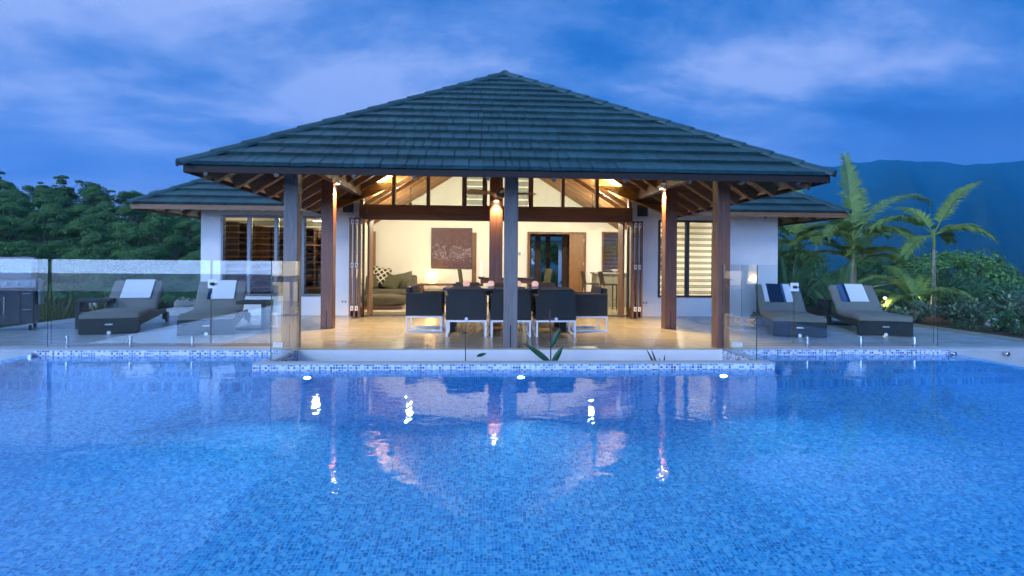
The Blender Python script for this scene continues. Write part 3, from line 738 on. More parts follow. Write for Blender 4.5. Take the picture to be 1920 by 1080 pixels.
# --- folding doors stacked open on both sides
for s, xs in ((-1, (-2.90, -2.80, -2.70)), (1, (3.68, 3.58, 3.48))):
    for k, x in enumerate(xs):
        y0, y1 = 12.62, 13.12; x0, x1 = x-.022, x+.022
        st = MB().box(x0, x1, y0, y0+.09, .02, 2.24).box(x0, x1, y1-.09, y1, .02, 2.24).box(x0, x1, y0+.09, y1-.09, .02, .22).box(x0, x1, y0+.09, y1-.09, 2.12, 2.24)
        d = part(st, 'folding_door', M['woodZ'])
        part(MB().box(x-.004, x+.004, y0+.09, y1-.09, .22, 2.12), 'door_pane', M['glass'], d)
        if k < 2:
            for z in (.22, 1.18, 2.14):
                xm = (x + xs[k+1])/2
                h = part(MB().box(xm-.03, xm+.03, y0-.012, y0-.002, z-.05, z+.05).tube([(xm, y0-.014, z-.045), (xm, y0-.014, z+.045)], .012, 8), 'hinge', M['whitep'], d)
                part(MB().box(xm-.010, xm+.010, y0-.03, y0-.027, z-.025, z+.025), 'hinge_pin', M['black'], h)
    x = -2.56 if s < 0 else 3.34
    part(MB().box(x-.022, x+.022, 12.95, 13.4, .02, 2.24), 'door_jamb', M['raftZ'])
# --- interior shell
BY = 18.0
def ipoly(x0, x1, z0): return wpoly(x0, x1, z0, BY, BY+.15, 'cream', .15)
ipoly(-3.5, 1.50, 0); ipoly(1.50, 3.40, 2.27); ipoly(3.40, 3.92, 0); ipoly(3.92, 4.60, 2.30); wbox(3.92, 4.60, 0, .93, BY, BY+.15, 'cream'); wbox(4.60, 6.99, 0, 2.6, BY, BY+.15, 'cream')
P = [(-3.5,13.42,0),(-3.5,BY,0),(-3.5,BY,rz(-3.5)-.14),(-3.5,13.42,rz(-3.5)-.14)]
part(MB().prism(P, (.1,0,0)), 'wall', M['cream'])
part(MB().box(-6.2, -3.501, 16.4, 16.5, 0, 2.6), 'wall', M['cream'])
part(MB().box(-6.2, -3.501, 13.401, 16.4, 2.5, 2.56), 'ceiling', M['cream']); part(MB().box(4.3, 6.99, 13.401, BY, 2.53, 2.58), 'ceiling', M['cream'])
part(MB().box(-6.2, -3.501, 13.401, 13.42, 2.32, 2.5), 'wall', M['cream'])
# back door: timber frame, open leaf
df = MB().box(1.502, 1.572, BY-.05, BY+.16, 0, 2.268).box(3.328, 3.398, BY-.05, BY+.16, 0, 2.268).box(1.572, 3.328, BY-.05, BY+.16, 2.20, 2.268)
dfo = part(df, 'back_door_frame', M['raftZ'])
dl = part(MB().obox((3.07,BY-.14,1.10), (.24,.07,0), (-.006,.02,0), (0,0,1.09)), 'door_leaf', wood('honey_door_timber', (.18,.085,.03), (.30,.15,.06), 'Z', .4), dfo)
for z in (.4, 1.25, 2.0): part(MB().box(3.305, 3.33, BY-.075, BY-.052, z-.05, z+.05), 'hinge', M['whitep'], dfo)
part(MB().box(-.9, -.72, BY-.02, BY+.01, 0, 2.3) if False else MB().box(-.28, -.14, BY-.03, BY-.002, 0, 2.22), 'timber_panel', M['raftZ'])
part(MB().box(-3.398, -3.33, BY-.2, BY-.002, 0, 2.22), 'timber_panel', M['raftZ'])
kw = MB().box(3.922, 3.97, BY-.02, BY+.16, .932, 2.298).box(4.55, 4.598, BY-.02, BY+.16, .932, 2.298).box(3.97, 4.55, BY-.02, BY+.16, .932, .98).box(3.97, 4.55, BY-.02, BY+.16, 2.25, 2.298)
kwo = part(kw, 'window', M['raftZ'])
for i in range(10): part(MB().obox((4.26, BY+.05, 1.06+i*.128), (.288,0,0), (0,.055,.03), (0,-.002,.004)), 'louvre_slat', M['raftX'], kwo)
# dark timber shelving seen through the left window
sh = MB(); sh.box(-6.18, -3.52, 16.34, 16.39, 0, 2.2)
sho = part(sh, 'shelving', M['woodZ'])
for x in (-6.15, -5.8, -5.42, -5.05, -4.66, -4.3, -3.95, -3.56): part(MB().box(x-.02, x+.02, 16.0, 16.338, 0, 2.2), 'upright', M['raftZ'], sho)
for z in np.arange(.3, 2.25, .235): part(MB().box(-6.12, -3.58, 16.01, 16.337, z-.012, z+.012), 'shelf', M['raftX'], sho)
for i in range(70):
    x = random.choice((-5.97, -5.61, -5.24, -4.86, -4.48, -4.12, -3.76)) ; z = .312 + .235*random.randint(0, 7)
    part(MB().box(x-.12, x+.10, 16.1, 16.3, z, z+random.uniform(.12,.2)), 'shelf_bin', random.choice([M['woodX'], M['stooll'], M['woodX']]), sho)
sh2 = part(MB().box(-6.18, -6.13, 13.9, 16.0, 0, 2.2), 'shelving', M['woodZ'])
for y in (13.92, 14.4, 14.9, 15.4, 15.9): part(MB().box(-6.128, -5.86, y-.02, y+.02, 0, 2.2), 'upright', M['raftZ'], sh2)
for z in np.arange(.3, 2.25, .235): part(MB().box(-6.127, -5.87, 13.95, 15.87, z-.012, z+.012), 'shelf', M['raftX'], sh2)
# outside, beyond the back door: the covered walk
pg = thing('pergola_walk', 'row of brown posts of the covered walk seen through the back door', 'pergola', (2.5, 21, 0))
for x, y in ((1.72, 20.2), (1.95, 22.6), (2.35, 23.4), (2.15, 21.0), (2.62, 21.8), (3.1, 20.6), (3.5, 22.4), (4.1, 21.6)):
    MB().box(x-2.5-.09, x-2.5+.09, y-21-.09, y-21+.09, 0, 2.5).build('post', M['raftZ'], pg)
MB().box(-1.6, 2.4, -.9, -.8, 2.5, 2.66).build('beam', M['raftX'], pg); MB().box(-2.6, 2.9, -2.75, 2.4, 2.67, 2.75).build('roof', M['raftX'], pg)
for k, (x, y, lab) in enumerate(((2.75, 22.9, 'dark shrub seen through the back door, left one'), (3.7, 23.1, 'dark shrub seen through the back door, right one'))):
    LATE.append((lab, x, y))
bw = thing('garden_pavilion', 'small white walled pavilion with a bluish roof beyond the back door', 'pavilion', (4.0, 26, 0))
MB().box(-.35, .15, 0, .2, 0, 2.2).build('wall', M['plaster'], bw); MB().prism([(-1.8,-.6,2.2),(2.2,-.6,2.2),(2.2,1,3.0),(-1.8,1,3.0)], (0,0,.1)).build('roof', M['tile'], bw)

# ------------------------------------------------------------------ lamps
def lamp(kind, name, loc, energy, col=WARM, rot=None, **kw):
    d = bpy.data.lights.new(name, kind); d.energy = energy; d.color = col
    for k, v in kw.items(): setattr(d, k, v)
    o = bpy.data.objects.new(name, d); C.objects.link(o); o.location = loc
    if rot is not None: o.rotation_euler = rot
    return o
def post_lamp(label, loc, side):
    t = thing('post_lamp', label, 'lamp', loc, 0, 'downlights on the timber posts')
    MB().box(-.055, .055, -.075, .075, .03, .06).build('cap', M['whitem'], t, bevel=.006)
    MB().lathe([(.035,-.0),(.045,.0),(.045,.03),(.035,.03)], n=16).build('housing', M['whitem'], t)
    MB().lathe([(.001,-.006),(.034,-.006),(.034,-.001),(.001,-.001)], n=14).build('lens', M['lampglow'], t)
    lamp('SPOT', 'post_lamp_light', Vector(loc)+Vector((side*.012,0,-.03)), 400, (1,.71,.34), (0, 0, 0), spot_size=rad(105), spot_blend=.8, shadow_soft_size=.03)
    return t
post_lamp('small white downlight at the top of the reddish post left of the doors', (-2.70, 10.72, 2.72), 1)
post_lamp('small white downlight at the top of the reddish post right of the doors', (3.505, 10.72, 2.72), -1)
t = thing('post_lamp', 'small downlight on the middle post below the ceiling fan', 'lamp', (.345, 12.70, 2.66), 0, 'downlights on the timber posts')
MB().lathe([(.05,.0),(.06,.0),(.06,.09),(.04,.1)], n=18).build('housing', M['fan'], t)
MB().lathe([(.001,-.004),(.048,-.004),(.048,-.001),(.001,-.001)], n=16).build('lens', M['lampglow'], t)
lamp('SPOT', 'post_lamp_light', (.345, 12.68, 2.64), 130, (1,.76,.44), (0,0,0), spot_size=rad(95), spot_blend=.8, shadow_soft_size=.03)
for i, (x, lab) in enumerate(((-1.9, 'left'), (.45, 'middle'), (3.05, 'right'))):
    z = 2.70; t = thing('track_spot', f'{lab} one of three small black ceiling spots inside the living room', 'spotlight', (x, 15.2, z), 0, 'ceiling spots in the living room')
    MB().lathe([(.045,.0),(.05,.0),(.05,.14),(.02,.16)], n=14).build('housing', M['steeldark'], t)
    MB().tube([(0,0,.15), (0,0,rz(x)-z-.12)], .012, 6).build('stem', M['steeldark'], t)
    MB().lathe([(.001,-.004),(.042,-.004),(.042,-.001),(.001,-.001)], n=14).build('lens', M['lampglow'], t)
    lamp('POINT', 'living_light', (x, 15.2, z-.08), 90, (1,.92,.72), shadow_soft_size=.06)
for i, x in enumerate((-2.35, 3.2)):
    t = thing('uplight', f'{"left" if i == 0 else "right"} of two ceiling uplights behind the beam over the doors', 'uplight', (x, 13.62, 2.62), 0, 'uplights behind the beam')
    MB().box(-.12, .12, -.05, .05, -.06, 0).build('housing', M['steeldark'], t, bevel=.005); MB().box(-.1, .1, -.04, .04, .001, .005).build('lens', M['lampglow'], t)
    MB().box(-.02, .02, -.21, -.05, -.05, -.02).build('bracket', M['steeldark'], t)
    lamp('SPOT', 'uplight_light', (x, 13.64, 2.66), 420, (1,.82,.48), (math.pi, 0, 0), spot_size=rad(120), spot_blend=.7, shadow_soft_size=.08)
lamp('POINT', 'kitchen_light', (5.4, 15.6, 2.3), 110, (1,.86,.62), shadow_soft_size=.1)
t = thing('kitchen_pendant', 'pendant lamp in the kitchen behind the right window', 'pendant lamp', (5.4, 15.6, 2.3)); MB().lathe([(.02,.14),(.13,.02),(.13,.0),(.12,.0),(.01,.13)], n=18).build('shade', M['whitep'], t); MB().tube([(0,0,.14),(0,0,.23)], .01, 6).build('cord', M['black'], t)
lamp('POINT', 'study_light', (-4.3, 15.0, 2.3), 42, (1,.78,.48), shadow_soft_size=.08)
t = thing('study_pendant', 'pendant lamp in the study behind the left window', 'pendant lamp', (-4.3, 15.0, 2.32)); MB().lathe([(.02,.12),(.11,.02),(.11,.0),(.10,.0),(.01,.11)], n=18).build('shade', M['whitep'], t); MB().tube([(0,0,.12),(0,0,.18)], .01, 6).build('cord', M['black'], t)
for i, (x, lab) in enumerate(((-2.09, 'left'), (.51, 'middle'), (3.08, 'right'))):
    t = thing('pool_lamp', f'{lab} of the three round white lamps set in the raised pool wall', 'pool lamp', (x, 6.965, -.46), 0, 'underwater pool lamps')
    r90 = (rad(90), 0, 0)
    MB().lathe([(.04,0),(.062,0),(.06,.02),(.04,.024)], n=24).build('bezel', M['steel'], t, rot=r90); MB().lathe([(.001,.02),(.028,.022),(.039,.01),(.039,.002)], n=20).build('lens', M['poolglow'], t, rot=r90)
    lamp('AREA', 'pool_light', (x, 6.92, -.46), 17, (.42,.82,1), (rad(-106), 0, 0), shape='DISK', size=.07, spread=rad(110))

# ------------------------------------------------------------------ wall fittings and fan
for x, lab in ((-3.06, 'left'), (3.83, 'right')):
    t = thing('wall_speaker', f'small dark speaker high on the white wall {lab} of the doors', 'speaker', (x, 13.2, 2.54), 0, 'speakers beside the doors')
    MB().box(-.11, .11, -.16, -.025, -.15, .15).build('cabinet', M['speaker'], t, bevel=.012); MB().box(-.04, .04, -.025, .0, -.05, .05).build('bracket', M['black'], t)
    MB().box(-.1, .1, -.168, -.161, -.14, .14).build('grille', M['speaker'], t); MB().box(-.012, .012, -.171, -.169, -.125, -.105).build('badge', M['steel'], t)
for x, lab in ((-3.16, 'left'), (3.93, 'right')):
    t = thing('power_outlet', f'white double power outlet low on the wall {lab} of the doors', 'outlet', (x, 13.2, .33), 0, 'outlets beside the doors')
    MB().box(-.065, .065, -.012, 0, -.045, .045).build('plate', M['whitep'], t, bevel=.004)
    for q in (-.032, .032): MB().box(q-.018, q+.018, -.0145, -.0125, -.022, .022).build('socket', M['alu'], t)
t = thing('switch_panel', 'white switch panel with keypad on the cream wall left of the back door', 'switch', (1.22, 17.99, 1.56))
MB().box(-.16, .16, -.012, .008, -.06, .06).build('plate', M['whitep'], t)
for i in range(3):
    for j in range(2): MB().box(-.13+i*.07, -.08+i*.07, -.016, -.0125, -.045+j*.05, -.005+j*.05).build('key', M['alu'], t)
t = thing('ceiling_fan', 'ceiling fan with brown timber blades hanging below the front roof', 'fan', (.42, 11.6, 2.69))
MB().tube([(0,0,.12),(0,0,2.2)], .018, 10).build('downrod', M['bronze'], t)
MB().lathe([(.03,-.09),(.09,-.08),(.12,-.03),(.12,.03),(.08,.09),(.03,.13)], n=24).build('motor', M['bronze'], t, smooth=True)
for k in range(4):
    a = rad(8 + 90*k); b = MB(); n = 10; pts = []
    for i in range(n+1):
        u = i/n; r = .14 + .58*u; wd = (.035 + .075*math.sin(min(1, u*1.15)*math.pi*.62))*(1 if u < .93 else .7)
        pts.append((r, wd, .012*u))
    poly = [(r, wdt*1.1, z+wdt*.3) for r, wdt, z in pts] + [(r, -wdt*1.1, z-wdt*.3) for r, wdt, z in pts[::-1]]
    b.prism(poly, (0,0,.012)); b.build('blade', M['fan'], t, rot=(0, 0, a))

# ------------------------------------------------------------------ frameless glass fences
def pane(fence, p, q, z0=.06, z1=1.255):
    p, q = Vector((*p, 0)), Vector((*q, 0)); d = (q-p); t = d.normalized(); s = Vector((-t.y, t.x, 0))*.006
    b = MB(); c = (p+q)/2; c.z = (z0+z1)/2
    b.obox(c, d/2, s, (0,0,(z1-z0)/2))
    me = b.mesh('glass_panel', [M['glass'], M['edge']])
    for f in me.polygons: f.material_index = 0 if abs(f.normal.dot(s.normalized())) > .9 else 1
    return link('glass_panel', me, fence, -fence.location)
def spigot(fence, x, y):
    o = MB().lathe([(.036,0),(.036,.012),(.022,.014),(.024,.06),(.024,.155),(.019,.165)], n=18).build('spigot', M['steel'], fence, Vector((x, y, .0))-fence.location, smooth=False)
    return o
def latch(fence, x, y, z):
    o = MB().box(-.064, .064, -.022, -.008, -.064, .064).build('latch_plate', M['whitep'], fence, Vector((x, y, z))-fence.location, bevel=.004)
    b = MB(); b.box(-.032, .032, -.036, -.022, -.016, .016); b.lathe([(.026,-.02),(.03,-.01),(.03,.01),(.026,.02)], (0,-.03,0), 10)
    b.build('latch_knob', M['black'], o); MB().box(-.012, .07, -.034, -.024, -.006, .006).build('latch_bolt', M['black'], o)
def standoff(fence, p, axis):
    a = Vector(axis); P = Vector(p)
    MB().tube([P - a*.03, P + a*.035], .03, 14).tube([P+a*.035, P+a*.045], .022, 14).build('standoff', M['steel'], fence, -fence.location)
fl_ = thing('glass_fence', 'frameless glass pool fence on the deck in front of the two left loungers', 'fence', (-4.5, 8.3, 0), 0, 'glass pool fences')
pane(fl_, (-8.7, 8.3), (-6.125, 8.3), .01); pane(fl_, (-6.08, 8.3), (-3.88, 8.3)); pane(fl_, (-3.865, 8.3), (-2.88, 8.3))
pane(fl_, (-2.60, 8.18), (-2.60, 7.13), -.0)
for x in (-5.86, -4.99, -4.13): spigot(fl_, x, 8.3)
latch(fl_, -3.85, 8.3, .92); standoff(fl_, (-6.14, 8.04, -.06), (0,-1,0)); standoff(fl_, (-2.585, 7.6, -.09), (1,0,0))
MB().box(-2.99, -2.84, 8.27, 8.33, .007, .075).build('glass_clamp', M['whitep'], fl_, -fl_.location)
fr_ = thing('glass_fence', 'frameless glass pool fence on the deck in front of the two right loungers', 'fence', (5.5, 8.3, 0), 0, 'glass pool fences')
pane(fr_, (3.96, 8.3), (4.77, 8.3)); pane(fr_, (4.79, 8.3), (7.02, 8.3)); pane(fr_, (7.08, 8.3), (9.5, 8.3), .01); pane(fr_, (3.61, 8.18), (3.61, 7.13), -.0)
for x in (5.0, 5.85, 6.71): spigot(fr_, x, 8.3)
latch(fr_, 4.78, 8.3, .92); standoff(fr_, (7.11, 8.04, -.06), (0,-1,0)); standoff(fr_, (7.95, 8.04, -.06), (0,-1,0)); standoff(fr_, (3.595, 7.6, -.09), (-1,0,0))
MB().box(3.8, 3.97, 8.27, 8.33, .007, .075).build('glass_clamp', M['whitep'], fr_, -fr_.location)

# ------------------------------------------------------------------ outdoor dining set
def patio_chair(label, loc, rz_):
    t = thing('patio_chair', label, 'chair', loc, rz_, 'charcoal woven chairs round the terrace table')
    r = M['rattan']
    MB().box(-.31, .31, -.33, -.24, .285, .80).build('backrest', r, t, bevel=.012)
    for s in (-1, 1): MB().box(*sorted((s*.265, s*.345)), -.328, .33, .286, .70).build('armrest', r, t, bevel=.012)
    MB().box(-.264, .264, -.239, .325, .288, .37).build('seat', r, t, bevel=.01)
    MB().box(-.26, .26, -.22, .325, .372, .46).build('seat_cushion', M['brownc'], t, bevel=.03, seg=3)
    MB().obox((0,-.165,.63), (.255,0,0), (0,.055,.012), (0,-.035,.21)).build('back_cushion', M['brownc'], t, bevel=.03, seg=3)
    f = .016
    for s in (-1, 1):
        x = s*.325; b = MB()
        b.box(x-f, x+f, -.325, -.325+2*f, 0, .283).box(x-f, x+f, .325-2*f, .325, 0, .283).box(x-f, x+f, -.325+2*f, .325-2*f, 0, 2*f).box(x-f, x+f, -.325+2*f, .325-2*f, .252, .283)
        b.build('sled_frame', M['whitem'], t)
    for y in (-.309, .309): MB().box(-.309, .309, y-f, y+f, .252, .283).build('cross_rail', M['whitem'], t)
    tg = MB().lathe([(.001,0),(.028,0),(.028,.006),(.001,.006)], n=14).build('maker_tag', M['whitep'], t, (.0,-.332,.305), rot=(rad(90),0,0)); tg.scale = (1,1,1)
    return t
ch0 = patio_chair('charcoal woven chair with its back to the pool, nearest the left table end', (-.235, 9.80, 0), 0)
dup(ch0, (.52, 9.80, 0), 0, 'charcoal woven chair half hidden behind the middle front post')
dup(ch0, (1.29, 9.80, 0), 0, 'charcoal woven chair with its back to the pool, nearest the right table end')
dup(ch0, (-1.02, 10.55, 0), -rad(90), 'charcoal woven chair side-on at the left head of the table')
dup(ch0, (2.02, 10.57, 0), rad(90), 'charcoal woven chair side-on at the right head of the table')
dup(ch0, (-.27, 11.62, 0), rad(180), 'charcoal woven chair on the house side of the table, nearest the sofa')
dup(ch0, (.52, 11.66, 0), rad(180), 'charcoal woven chair on the house side of the table, in its middle')
dup(ch0, (1.33, 11.62, 0), rad(180), 'charcoal woven chair on the house side of the table, nearest the kitchen')
t = thing('dining_table', 'long dark dining table set between charcoal woven chairs on the terrace', 'table', (.5, 10.65, 0))
MB().box(-1.18, 1.18, -.5, .5, .745, .79).build('tabletop', M['darktop'], t, bevel=.006)
MB().box(-1.1, 1.1, -.44, .44, .66, .744).build('apron', M['rattan'], t)
for x in (-1.02, 1.02):
    for y in (-.38, .38): MB().box(x-.06, x+.06, y-.06, y+.06, 0, .659).build('leg', M['rattan'], t, bevel=.008)
votive_labels = ['pinkish votive candle on the terrace table, farthest left', 'pinkish votive candle on the terrace table in front of the reddish post', 'pinkish votive candle on the terrace table just right of the front post', 'pinkish votive candle on the terrace table, farthest right']
for x, lab in zip((-.27, .2, .72, 1.05), votive_labels):
    t = thing('votive_candle', lab, 'candle', (x, 10.75, .79), 0, 'votive candles on the terrace table')
    MB().lathe([(.05,0),(.062,.006),(.064,.018),(.045,.024)], n=16).build('saucer', M['whitep'], t)
    b = MB()
    for j in range(5):
        n = 9; r = (.048, .056, .056, .048, .034)[j]
        for i in range(n):
            a = 2*math.pi*(i + .5*(j % 2))/n; c = (r*math.cos(a), r*math.sin(a), .036+j*.017); d = Vector((math.cos(a), math.sin(a), .25)).normalized(); s2 = d.cross(Vector((0,0,1))).normalized(); u2 = s2.cross(d)
            b.obox(c, s2*.017, d*.008, u2*.012)
    b.build('shell', M['candle'], t); MB().lathe([(.025,0),(.025,.05),(.002,.055)], (0,0,.024), 10).build('wax', M['wax'], t)

# ------------------------------------------------------------------ loungers
def soft_slab(x0, x1, prof, th, cr=.035, n=12):
    """a mattress: profile (y, z) of its underside, thickness th, rounded long edges"""
    b = MB(); P = [Vector((0, y, z)) for y, z in prof]; m = len(P); ring = 12
    for i, p in enumerate(P):
        t = (P[min(i+1, m-1)] - P[max(i-1, 0)]).normalized(); nn = Vector((0, -t.z, t.y)); e = .96 if i in (0, m-1) else 1
        xs = [(x0+cr*.2, 0.0), (x0, cr), (x0, th-cr), (x0+cr*.35, th-cr*.35), (x0+cr, th), (x0+(x1-x0)*.35, th+.008), (x0+(x1-x0)*.65, th+.008), (x1-cr, th), (x1-cr*.35, th-cr*.35), (x1, th-cr), (x1, cr), (x1-cr*.2, 0.0)]
        for x, h in xs:
            q = p + nn*(th/2+(h-th/2)*e); b.v.append((x, q.y, q.z))
    for i in range(m-1):
        for j in range(ring):
            j2 = (j+1) % ring; b.face(i*ring+j, i*ring+j2, (i+1)*ring+j2, (i+1)*ring+j)
    b.face(*range(ring)[::-1]); b.face(*[(m-1)*ring+j for j in range(ring)])
    return b
def lounger(label, loc, rz_):
    t = thing('sun_lounger', label, 'sun lounger', loc, rz_, 'sun loungers on the pool deck')
    r = M['rattan']
    MB().box(-.43, .43, 0, .12, .01, .27).build('foot_panel', r, t, bevel=.012)
    for s in (-1, 1):
        P = [(s*.43, .121, .14), (s*.43, 2.02, .20), (s*.43, 2.02, .268), (s*.43, .121, .268)]
        MB().prism(P, (-s*.05, 0, 0)).build('side_rail', r, t)
        MB().box(*sorted((s*.43, s*.375)), 1.93, 2.02, .06, .199).build('leg', r, t)
        wv_ = MB().tube([(s*.432, 1.97, .105), (s*.472, 1.97, .105)], .105, 20).build('wheel', M['black'], t)
        MB().tube([(s*.472, 1.97, .105), (s*.478, 1.97, .105)], .035, 12).build('hub', M['steeldark'], wv_)
    MB().box(-.379, .379, .121, 1.28, .215, .262).build('seat_deck', r, t)
    back = MB().obox((0, 1.60, .502), (.40,0,0), (0,.29,.24), (0,-.016,.02)).build('back_deck', r, t)
    MB().bar((0,1.72,.60), (0,1.97,.24), .04, .04, (1,0,0)).build('strut', M['steeldark'], t)
    ms = soft_slab(-.42, .42, [(-.005,.268), (.02,.268), (.4,.268), (.8,.268), (1.1,.268), (1.235,.272), (1.30,.300), (1.36,.345), (1.5,.460), (1.70,.625), (1.87,.765), (1.885,.778)], .09)
    mo = ms.build('mattress', M['cushion'], t, smooth=True); mo.modifiers.new('e', 'EDGE_SPLIT').split_angle = rad(50)
    MB().tube([(-.405, .0, .375), (.405, .0, .375)], .006, 6).build('piping', M['cushion'], mo)
    MB().box(-.055, .055, -.004, .0, .155, .180).build('maker_plate', M['brushed'], t)
    MB().lathe([(.001,0),(.03,0),(.03,.006),(.001,.006)], n=14).build('maker_tag', M['whitep'], t, (.0,-.002,.03), rot=(rad(90),0,0))
    return t
ANG = rad(17)
lg0 = lounger('taupe cushioned lounger with a plain white towel, beside the barbecue', (-6.23, 9.77, 0), ANG)
l2 = dup(lg0, (-4.56, 9.60, 0), ANG*.95, 'taupe cushioned lounger behind the gate latch, close to the house wall')
r1 = dup(lg0, (5.55, 9.44, 0), -ANG, 'taupe cushioned lounger nearest the right terrace post')
r2 = dup(lg0, (7.22, 9.59, 0), -ANG, 'taupe cushioned lounger at the outer edge of the deck beside the planted garden')
def towel(label, root, stripes, xoff, wd, parts_):
    """a folded towel hung over the top of the backrest; pieces laid side by side"""
    t = thing('towel', label, 'towel', root.location, root.rotation_euler.z, 'towels on the loungers')
    u = Vector((0, .565, .465)).normalized(); n = Vector((0, -u.z, u.y))      # up the backrest, out of the mattress
    topc = Vector((0, 1.88, .774)) + n*.094
    x = xoff
    for k, (w_, m) in enumerate(parts_):
        b = MB(); rows = []
        for s_, lift in ((.52,.010), (.36,.014), (.2,.012), (.04,.012), (-.02,.0)):
            rows.append(topc - u*s_ + n*lift)
        rows.append(topc + u*.035 - n*.05); rows.append(topc + u*.02 - n*.13)
        for th in (0, .014):
            for p in rows:
                q = p + n*th if p is not rows[-1] and p is not rows[-2] else p + u*th
                b.v += [(x+.001, q.y, q.z), (x+w_-.001, q.y, q.z)]
        m_ = len(rows)
        for i in range(m_-1):
            b.face(2*i, 2*i+2, 2*i+3, 2*i+1); o_ = 2*m_; b.face(o_+2*i, o_+2*i+1, o_+2*i+3, o_+2*i+2)
            b.face(2*i, o_+2*i, o_+2*i+2, 2*i+2); b.face(2*i+1, 2*i+3, o_+2*i+3, o_+2*i+1)
        b.face(0, 1, 2*m_+1, 2*m_); e = 2*m_-2; b.face(e, 2*m_+e, 2*m_+e+1, e+1)
        b.build('stripe' if len(parts_) > 1 else 'cloth', M[m], t, smooth=False); x += w_
    return t
towel('plain white towel over the back of the lounger beside the barbecue', lg0, 1, -.22, .5, [(.5, 'towelw')])
towel('white towel with a navy edge on the lounger close to the house wall', l2, 1, -.22, .5, [(.06, 'toweln'), (.40, 'towelw')])
towel('blue and white striped towel on the lounger nearest the terrace post', r1, 1, -.30, .5, [(.08, 'towelw'), (.27, 'toweln'), (.04, 'towelb'), (.13, 'towelw')])
towel('white towel with navy and blue stripes on the lounger beside the garden', r2, 1, -.28, .5, [(.10, 'towelb'), (.05, 'toweln'), (.34, 'towelw')])
def side_table(label, loc, rz_, mirror=1):
    t = thing('side_table', label, 'side table', loc, rz_, 'charcoal woven side tables')
    r = M['rattan']; s = mirror
    MB().box(*sorted((s*-.25, s*.27)), -.22, .22, .47, .53).build('top', r, t, bevel=.01)
    MB().box(*sorted((s*-.25, s*-.17)), -.22, .22, .05, .469).build('upright', r, t, bevel=.01)
    MB().box(*sorted((s*-.25, s*.27)), -.22, .22, 0, .049).build('base', r, t, bevel=.01)
    return t
side_table('charcoal C-shaped side table left of the white towel lounger', (-7.12, 10.8, 0), ANG, 1)
side_table('charcoal C-shaped side table against the house side of the left lounger pair', (-4.13, 10.55, 0), rad(2), -1)
side_table('charcoal C-shaped side table between the two right loungers', (7.58, 11.6, 0), -rad(6), 1)
t = thing('storage_box', 'dark woven storage box beside the house corner behind the right loungers', 'box', (6.75, 12.6, 0))
MB().box(-.26, .26, -.26, .26, .03, .76).build('body', M['rattan'], t, bevel=.01); MB().box(-.275, .275, -.275, .275, .761, .80).build('lid', M['rattan'], t, bevel=.008)
for x in (-.22, .22):
    for y in (-.22, .22): MB().box(x-.025, x+.025, y-.025, y+.025, 0, .029).build('foot', M['black'], t)

# ------------------------------------------------------------------ barbecue
t = thing('barbecue', 'stainless steel gas barbecue cart at the left deck edge behind the glass', 'barbecue', (-8.27, 10.45, 0), rad(30))
st, bs, dk = M['steel'], M['brushed'], M['steeldark']
MB().box(-.62, .30, -.30, .32, .12, .74).build('cabinet', dk, t, bevel=.006)
for x0, x1 in ((-.60, -.155), (-.145, .115)): 
    d = MB().box(x0, x1, -.318, -.302, .16, .70).build('door', dk, t, bevel=.004)
    hx = x1-.05 if x0 < -.3 else x0+.05
    MB().tube([(hx, -.318, .30), (hx, -.355, .31), (hx, -.355, .60), (hx, -.318, .61)], .009, 8).build('handle', st, d)
for z0, z1 in ((.16, .42), (.43, .70)):
    d = MB().box(.125, .285, -.318, -.302, z0, z1).build('drawer', dk, t, bevel=.004); MB().tube([(.15,-.318,z1-.05), (.15,-.35,z1-.05), (.26,-.35,z1-.05), (.26,-.318,z1-.05)], .008, 8).build('handle', st, d)
P = [(-.64,-.30,.742),(-.64,-.37,.76),(-.64,-.35,.90),(-.64,.32,.90),(-.64,.32,.742)]
MB().prism(P, (.96,0,0)).build('control_panel', bs, t)
for i in range(6): 
    k = MB().tube([(-.54+i*.155, -.362, .825), (-.54+i*.155, -.405, .832)], .028, 14).build('knob', st, t); 
hp = [(y, z) for y, z in ((-.34,.905), (-.345,1.0), (-.29,1.14), (-.15,1.25), (.05,1.29), (.30,1.27), (.32,.905))]
MB().prism([(-.62, y, z) for y, z in hp], (.88,0,0)).build('hood', bs, t, bevel=.01)
MB().tube([(-.55,-.34,1.02), (-.55,-.40,1.03), (.19,-.40,1.03), (.19,-.34,1.02)], .016, 10).build('hood_handle', st, t)
MB().lathe([(.001,0),(.05,0),(.05,.012),(.001,.012)], (0,0,0), 18).build('thermometer', st, t, (-.18,-.325,1.10), rot=(rad(65),0,0))
MB().box(.345, .37, -.25, .25, .44, .88).build('side_shelf', bs, t, bevel=.005); MB().box(.325, .344, -.2, .2, .80, .84).build('side_bracket', st, t)
for x in (-.55, .24):
    for y in (-.24, .26):
        c = MB().tube([(x-.02, y, .05), (x+.02, y, .05)], .05, 16).build('caster', M['black'], t); MB().box(x-.03, x+.03, y-.02, y+.02, .07, .119).build('caster_fork', st, c)

